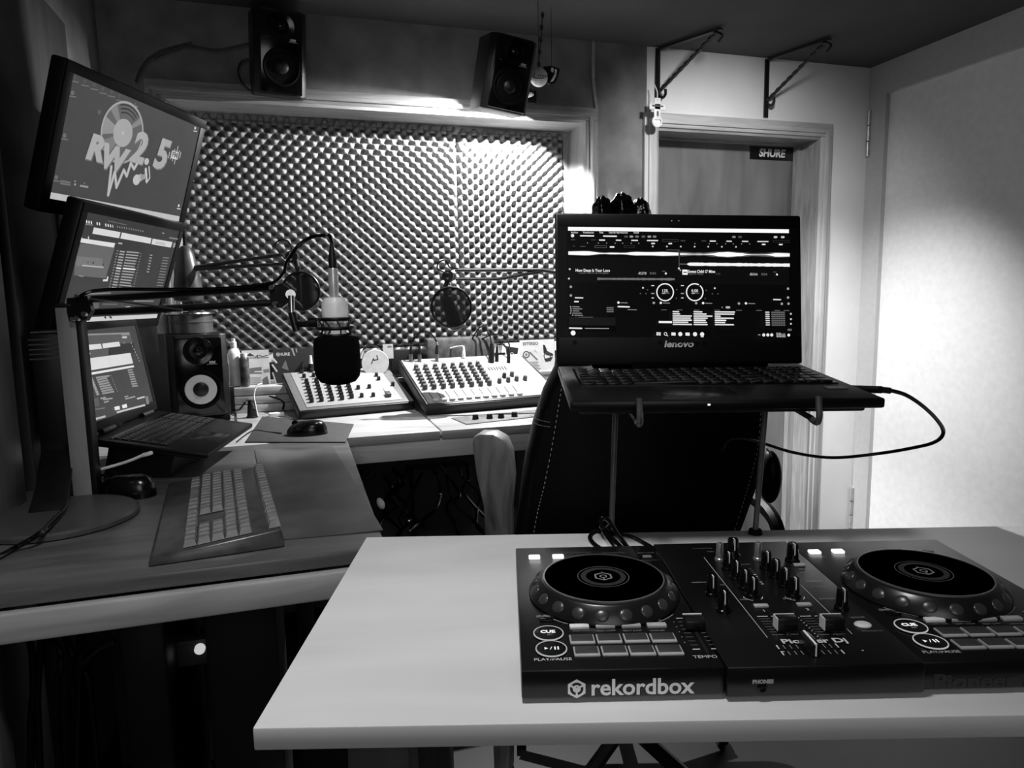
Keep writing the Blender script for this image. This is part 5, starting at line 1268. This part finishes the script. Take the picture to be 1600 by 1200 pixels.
# ================================================================== CHAIR
leather = mat('black_leather', .018, .45, var=.15, scale=120, spec=.12, bump=.08)
CH = T(.66, 1.22, 0) @ Rz(-17)
ch = empty('office_chair', CH, 'black leather office chair with white stitching standing behind the table', 'chair')
iC = CH.inverted()
def cp(x, y, d=1.33): return iC @ atd(x, y, d)
left = [(808, 850), (812, 780), (822, 710), (834, 660), (850, 610), (868, 575), (880, 480), (895, 400), (920, 350)]
right = [(1130, 345), (1165, 400), (1185, 480), (1192, 560), (1193, 640), (1190, 700), (1178, 760), (1160, 810), (1145, 850)]
outl = [cp(*p) for p in left]+[cp(*p) for p in right]
g = G(); n = len(outl); th = .085
cen = sum(outl, Vector())/n
def ringp(k, dy): return [cen+(p-cen)*k+Vector((0, dy, 0)) for p in outl]
layers = [(.90, -.040), (.97, -.030), (1.0, 0), (1.0, .04), (.96, .07), (.86, .085)]
vs = []
for k, dy in layers: vs += ringp(k, dy)
fs = [(j*n+i, j*n+(i+1) % n, (j+1)*n+(i+1) % n, (j+1)*n+i) for j in range(len(layers)-1) for i in range(n)]+[list(range(n))[::-1], [(len(layers)-1)*n+i for i in range(n)]]
g.add(vs, fs); g.build('backrest', leather, ch, ang=60)
for k, (pts, nm) in enumerate(((([(880, 590), (872, 640), (862, 700), (850, 760), (840, 800), (832, 845)]), 'stitching'), (([(1189, 640), (1184, 700), (1172, 750), (1160, 790), (1143, 845)]), 'stitching'), ([(828, 648), (842, 656), (860, 660)], 'stitching'), ([(826, 656), (842, 664), (860, 667)], 'stitching'))):
    g = G(); P = crom([cp(*p, 1.285) for p in pts], 14)
    for a, b in list(zip(P, P[1:]))[::2]: g.tube([a, b], .0008, 4, smooth=False)
    g.build(nm, mat('white_thread', .55, .6), ch)
# piping/rolled edge at the left side
g = G(); g.tube([cp(x, y, 1.31) for x, y in ((858, 640), (850, 680), (838, 730), (826, 790), (818, 845))], .018, 12); g.build('side_bolster', leather, ch)
# three puffed lobes of the headrest
lobes = ((945, 325, 30, 30), (982, 319, 27, 28), (1008, 326, 20, 26))
for px, py, rx, ry in ((941, 334, 16, 25), (972, 331, 19, 27), (1000, 336, 16, 24)):
    c_ = cp(px, py, 1.36); s = 1.36/FPX
    g = G(); nu, nv = 28, 16; vs = []; fs = []
    for j in range(nv+1):
        t = pi*j/nv
        for i in range(nu):
            a = 2*pi*i/nu; rr = 1+.08*sin(5*a+px)+.06*sin(9*t+i*.3)
            vs.append((c_.x+rx*s*sin(t)*cos(a)*rr, c_.y+.03*sin(t)*sin(a)*rr, c_.z+ry*s*cos(t)*rr))
    for j in range(nv):
        for i in range(nu): fs.append((j*nu+i, (j+1)*nu+i, (j+1)*nu+(i+1) % nu, j*nu+(i+1) % nu))
    g.add(vs, fs); g.build('headrest_lobe', mat('shiny_leather', .04, .16, var=.2, scale=60, bump=.6), ch, ang=180)
G().box((.06, .28, .47), (.44, .50, .10), bev=.04).build('seat', leather, ch)
for s in (-1, 1):
    g = G(); g.tube([(.06+s*.21, .07, .46), (.06+s*.24, .09, .60), (.06+s*.24, .13, .70), (.06+s*.23, .35, .70), (.06+s*.24, .42, .58), (.06+s*.21, .40, .46)], .016, 8); g.build('armrest', leather, ch)
e = cp(1203, 745, 1.42); G().ell(e, (.022, .03, .055), 20, 12).build('arm_pad', leather, ch)
e = cp(1201, 700, 1.42); G().tube([cp(1197, 700, 1.4), cp(1206, 715, 1.4), cp(1210, 750, 1.4), cp(1204, 768, 1.4)], .0015, 6).build('stitching', mat('white_thread', .55, .6), ch)
G().cyl((0, .28, .10), (0, .28, .43), .028, n=20).build('gas_column', blk, ch)
for k in range(5):
    a = 2*pi*k/5+.3; G().tube([(0, .28, .12), (.28*cos(a), .28+.28*sin(a), .075)], .018, 8, smooth=False).build('base_leg', blk, ch)
    G().cyl((.28*cos(a)-.012, .28+.28*sin(a), .028), (.28*cos(a)+.012, .28+.28*sin(a), .028), .027, n=20).build('caster', blk, ch)
# ================================================================== WOODEN POST between the desk and the chair
W0 = [atd(x, y, 1.68) for x, y in ((743, 690), (745, 678), (755, 673), (778, 672), (795, 680), (803, 700), (806, 740), (800, 790), (792, 850), (765, 850), (758, 790), (748, 740))]
c0 = atd(772, 760, 1.68); WM = T(c0.x, c0.y, 0) @ Rz(-30)
g = G(); iW = WM.inverted()
q = [iW @ p for p in W0]; q = [(p.x, p.z) for p in q]; zlow = min(p[1] for p in q)
q2 = [(x, z if z > zlow+.03 else 0.0) for x, z in q]
g.prism([(p[0], -p[1]) for p in q2], -.03, .03, M=Rx(-90))
tag(g.build('wooden_post', wood('carved_driftwood', .10, .56, .5, 'Z', 4, 6, .3), M=WM, bevel=.008), 'rounded wooden chair post with bold grain standing before the desk, left of the leather chair', 'post')
# ================================================================== UNDER THE DESKS
random.seed(11)
def crate(px0, py0, px1, py1, v, dep, label, name, m, cat, z0=None):
    a = ony(px0, py0, v); b = ony(px1, py1, v); zb = b.z if z0 is None else z0
    return tag(G().b2((a.x, v, zb), (b.x, v+dep, a.z), bev=.006).build(name, m), label, cat)
crate(180, 948, 264, 1078, 1.25, .38, 'black computer tower standing under the side desk', 'computer_tower', blk, 'computer', 0.0)
crate(312, 900, 438, 1040, 1.30, .30, 'black case at right under the side desk beside the table edge', 'equipment_case', mat('case_black', .03, .6), 'case', 0.0)
def sack(c, r, lb, m):
    g = G(); nu, nv = 30, 18; vs = []; fs = []
    for j in range(nv+1):
        t = pi*j/nv
        for i in range(nu):
            a = 2*pi*i/nu; rr = 1+.12*sin(3*a+2*t)+.07*sin(7*a+5*t)
            vs.append((r[0]*sin(t)*cos(a)*rr, r[1]*sin(t)*sin(a)*rr, r[2]+r[2]*cos(t)*rr*.98))
    for j in range(nv):
        for i in range(nu): fs.append((j*nu+i, (j+1)*nu+i, (j+1)*nu+(i+1) % nu, j*nu+(i+1) % nu))
    g.add(vs, fs); o = g.build('cloth_bundle', m, M=T(*c), ang=180); return tag(o, lb, 'cloth')
q = onz(380, 1075, .40); sack((q.x+.04, 1.215, .0), (.10, .07, .15), 'pale cloth bundle on the floor under the side desk near the table', mat('pale_cloth', .55, .9))
q = onz(275, 1010, .45); sack((q.x-.02, q.y+.25, .0), (.09, .09, .19), 'grey cloth bundle behind the computer tower under the side desk', mat('grey_cloth', .28, .9))
# shelf that carries the power strip and a lit rocker switch
ps_ = ony(312, 1013, 1.34)
ps = empty('power_strip', T(ps_.x, ps_.y, ps_.z), 'grey power strip with lit round switch hanging under the side desk', 'power strip')
G().box((.0, .02, -.01), (.10, .03, .05), bev=.004).build('housing', mat('strip_grey', .2, .5), ps)
G().cyl((0, .006, -.002), (0, -.002, -.002), .0095, n=20).build('lit_switch', glow(.75), ps)
G().b2((.05, .004, -.03), (.13, .035, .008), bev=.006).build('plug_block', mat('strip_grey', .2, .5), ps)
for k, pts in enumerate(([(42, 985, 1.3), (50, 1020, 1.3), (52, 1080, 1.3), (48, 1138, 1.3), (50, 1300, 1.3)], [(66, 980, 1.3), (62, 1030, 1.3), (58, 1090, 1.3), (60, 1140, 1.3), (66, 1300, 1.3)], [(60, 985, 1.28), (90, 1010, 1.28), (94, 1040, 1.3), (90, 1090, 1.3), (96, 1290, 1.3)],
                         [(94, 975, 1.3), (108, 1010, 1.3), (118, 1040, 1.32), (112, 1090, 1.35), (130, 1290, 1.35)], [(124, 972, 1.32), (124, 1010, 1.32), (126, 1040, 1.33), (140, 1075, 1.35), (160, 1280, 1.35)], [(180, 1000, 1.3), (150, 1015, 1.3), (130, 1035, 1.3), (124, 1060, 1.3), (118, 1290, 1.3)])):
    cable('wire', [ony(x, y, v) for x, y, v in pts], .006, ('first', 'second', 'third', 'fourth', 'fifth', 'sixth')[k]+' dark wire from the left hanging under the side desk', 'wire')
# tangle under the long desk
for k in range(12):
    x = 560+k*15+random.random()*10; y = 722+random.random()*22; v = 2.2+random.random()*.25
    pts = [(x, y, v)]; 
    for j in range(5): x += random.uniform(-22, 26); y += random.uniform(14, 28); pts.append((x, min(y, 880), v+random.uniform(-.05, .05)))
    tag(G().tube([ony(*p) for p in pts], .006, 7).build('wire', blk_gloss), 'black wire in the tangle hanging below the long desk', 'wire', 'wires tangled below the long desk')
q = ony(595, 787, 2.18); tag(G().ell((0, 0, 0), (.012, .012, .020), 18, 12).build('white_clip', mat('white_plug', .88, .4), M=T(*q) @ Ry(-20)), 'small white plug hanging in the tangle of wires', 'plug')
g = G(); a = onz(600, 838, .18); b = onz(735, 838, .18)
for k in range(6):
    x = 607+k*23; q = onz(x, 824+3*(k % 2), .25)
    tag(G().b2((-.022, -.03, 0), (.022, .03, .06+.03*(k % 3)), bev=.006).build('paper_packet', mat('pale_packet', .62, .7), M=T(q.x, q.y, .0) @ Rz(13*k)), ('leftmost', 'second', 'third', 'fourth', 'fifth', 'rightmost')[k]+' pale packet on the floor below the wire tangle, counting from left', 'packet', 'pale packets under the long desk')
crate(645, 735, 740, 800, 2.50, .09, 'dark grey storage box on the floor under the long desk', 'storage_box', mat('storage_grey', .17, .7), 'box', 0.0)
# ================================================================== LAMP FITTINGS of the ceiling spots; desk and door ones house added fills
for nm, lb in (('desk_fill_spot', 'added black ceiling spotlight housing in front of the window'), ('table_spot', 'black ceiling spotlight housing above the table'), ('wall_spot', 'black ceiling spotlight housing nearest the right wall'), ('door_fill_spot', 'added black ceiling spotlight housing in front of the plywood door')):
    L_ = bpy.data.objects[nm]
    p = Vector(L_.location); Mx = T(*p) @ L_.rotation_euler.to_matrix().to_4x4()
    r = empty('ceiling_spotlight', T(p.x, p.y, ZC), lb, 'spotlight'); iv = T(p.x, p.y, ZC).inverted()
    G().cyl((p.x, p.y, ZC-.001), (p.x, p.y, ZC-.012), .03, n=24, M=iv).build('ceiling_plate', blk, r)
    G().lathe([(.04, .0), (.044, .0), (.046, .028), (.028, .046), (.0, .050)], 28, M=iv @ Mx @ T(0, 0, .004)).build('shade', blk, r)
L_ = bpy.data.objects['clip_lamp']; p = Vector(L_.location)
r = empty('clip_lamp', T(*p), 'small black clip lamp hidden behind the right speaker, lighting the foam', 'lamp')
G().lathe([(.026, .0112), (.024, .022), (.010, .034), (0, .035)], 24).build('shade', blk, r)
G().lathe([(0, .0085), (.044, .0085), (.044, -.0035), (.046, -.0035), (.046, .010), (0, .011)], 36).build('added_hood', blk, r)  # skirted hood added to keep lamp light off the wall above
G().b2((-.075, .0465, -.017), (.075, .048, .03)).build('added_baffle', blk, r)  # plate added to block lamp light from the window casing
G().tube([(0, 0, .034), (.0, .03, .05), (0, VB-.004-p.y, .06)], .005, 8).build('arm', blk, r)
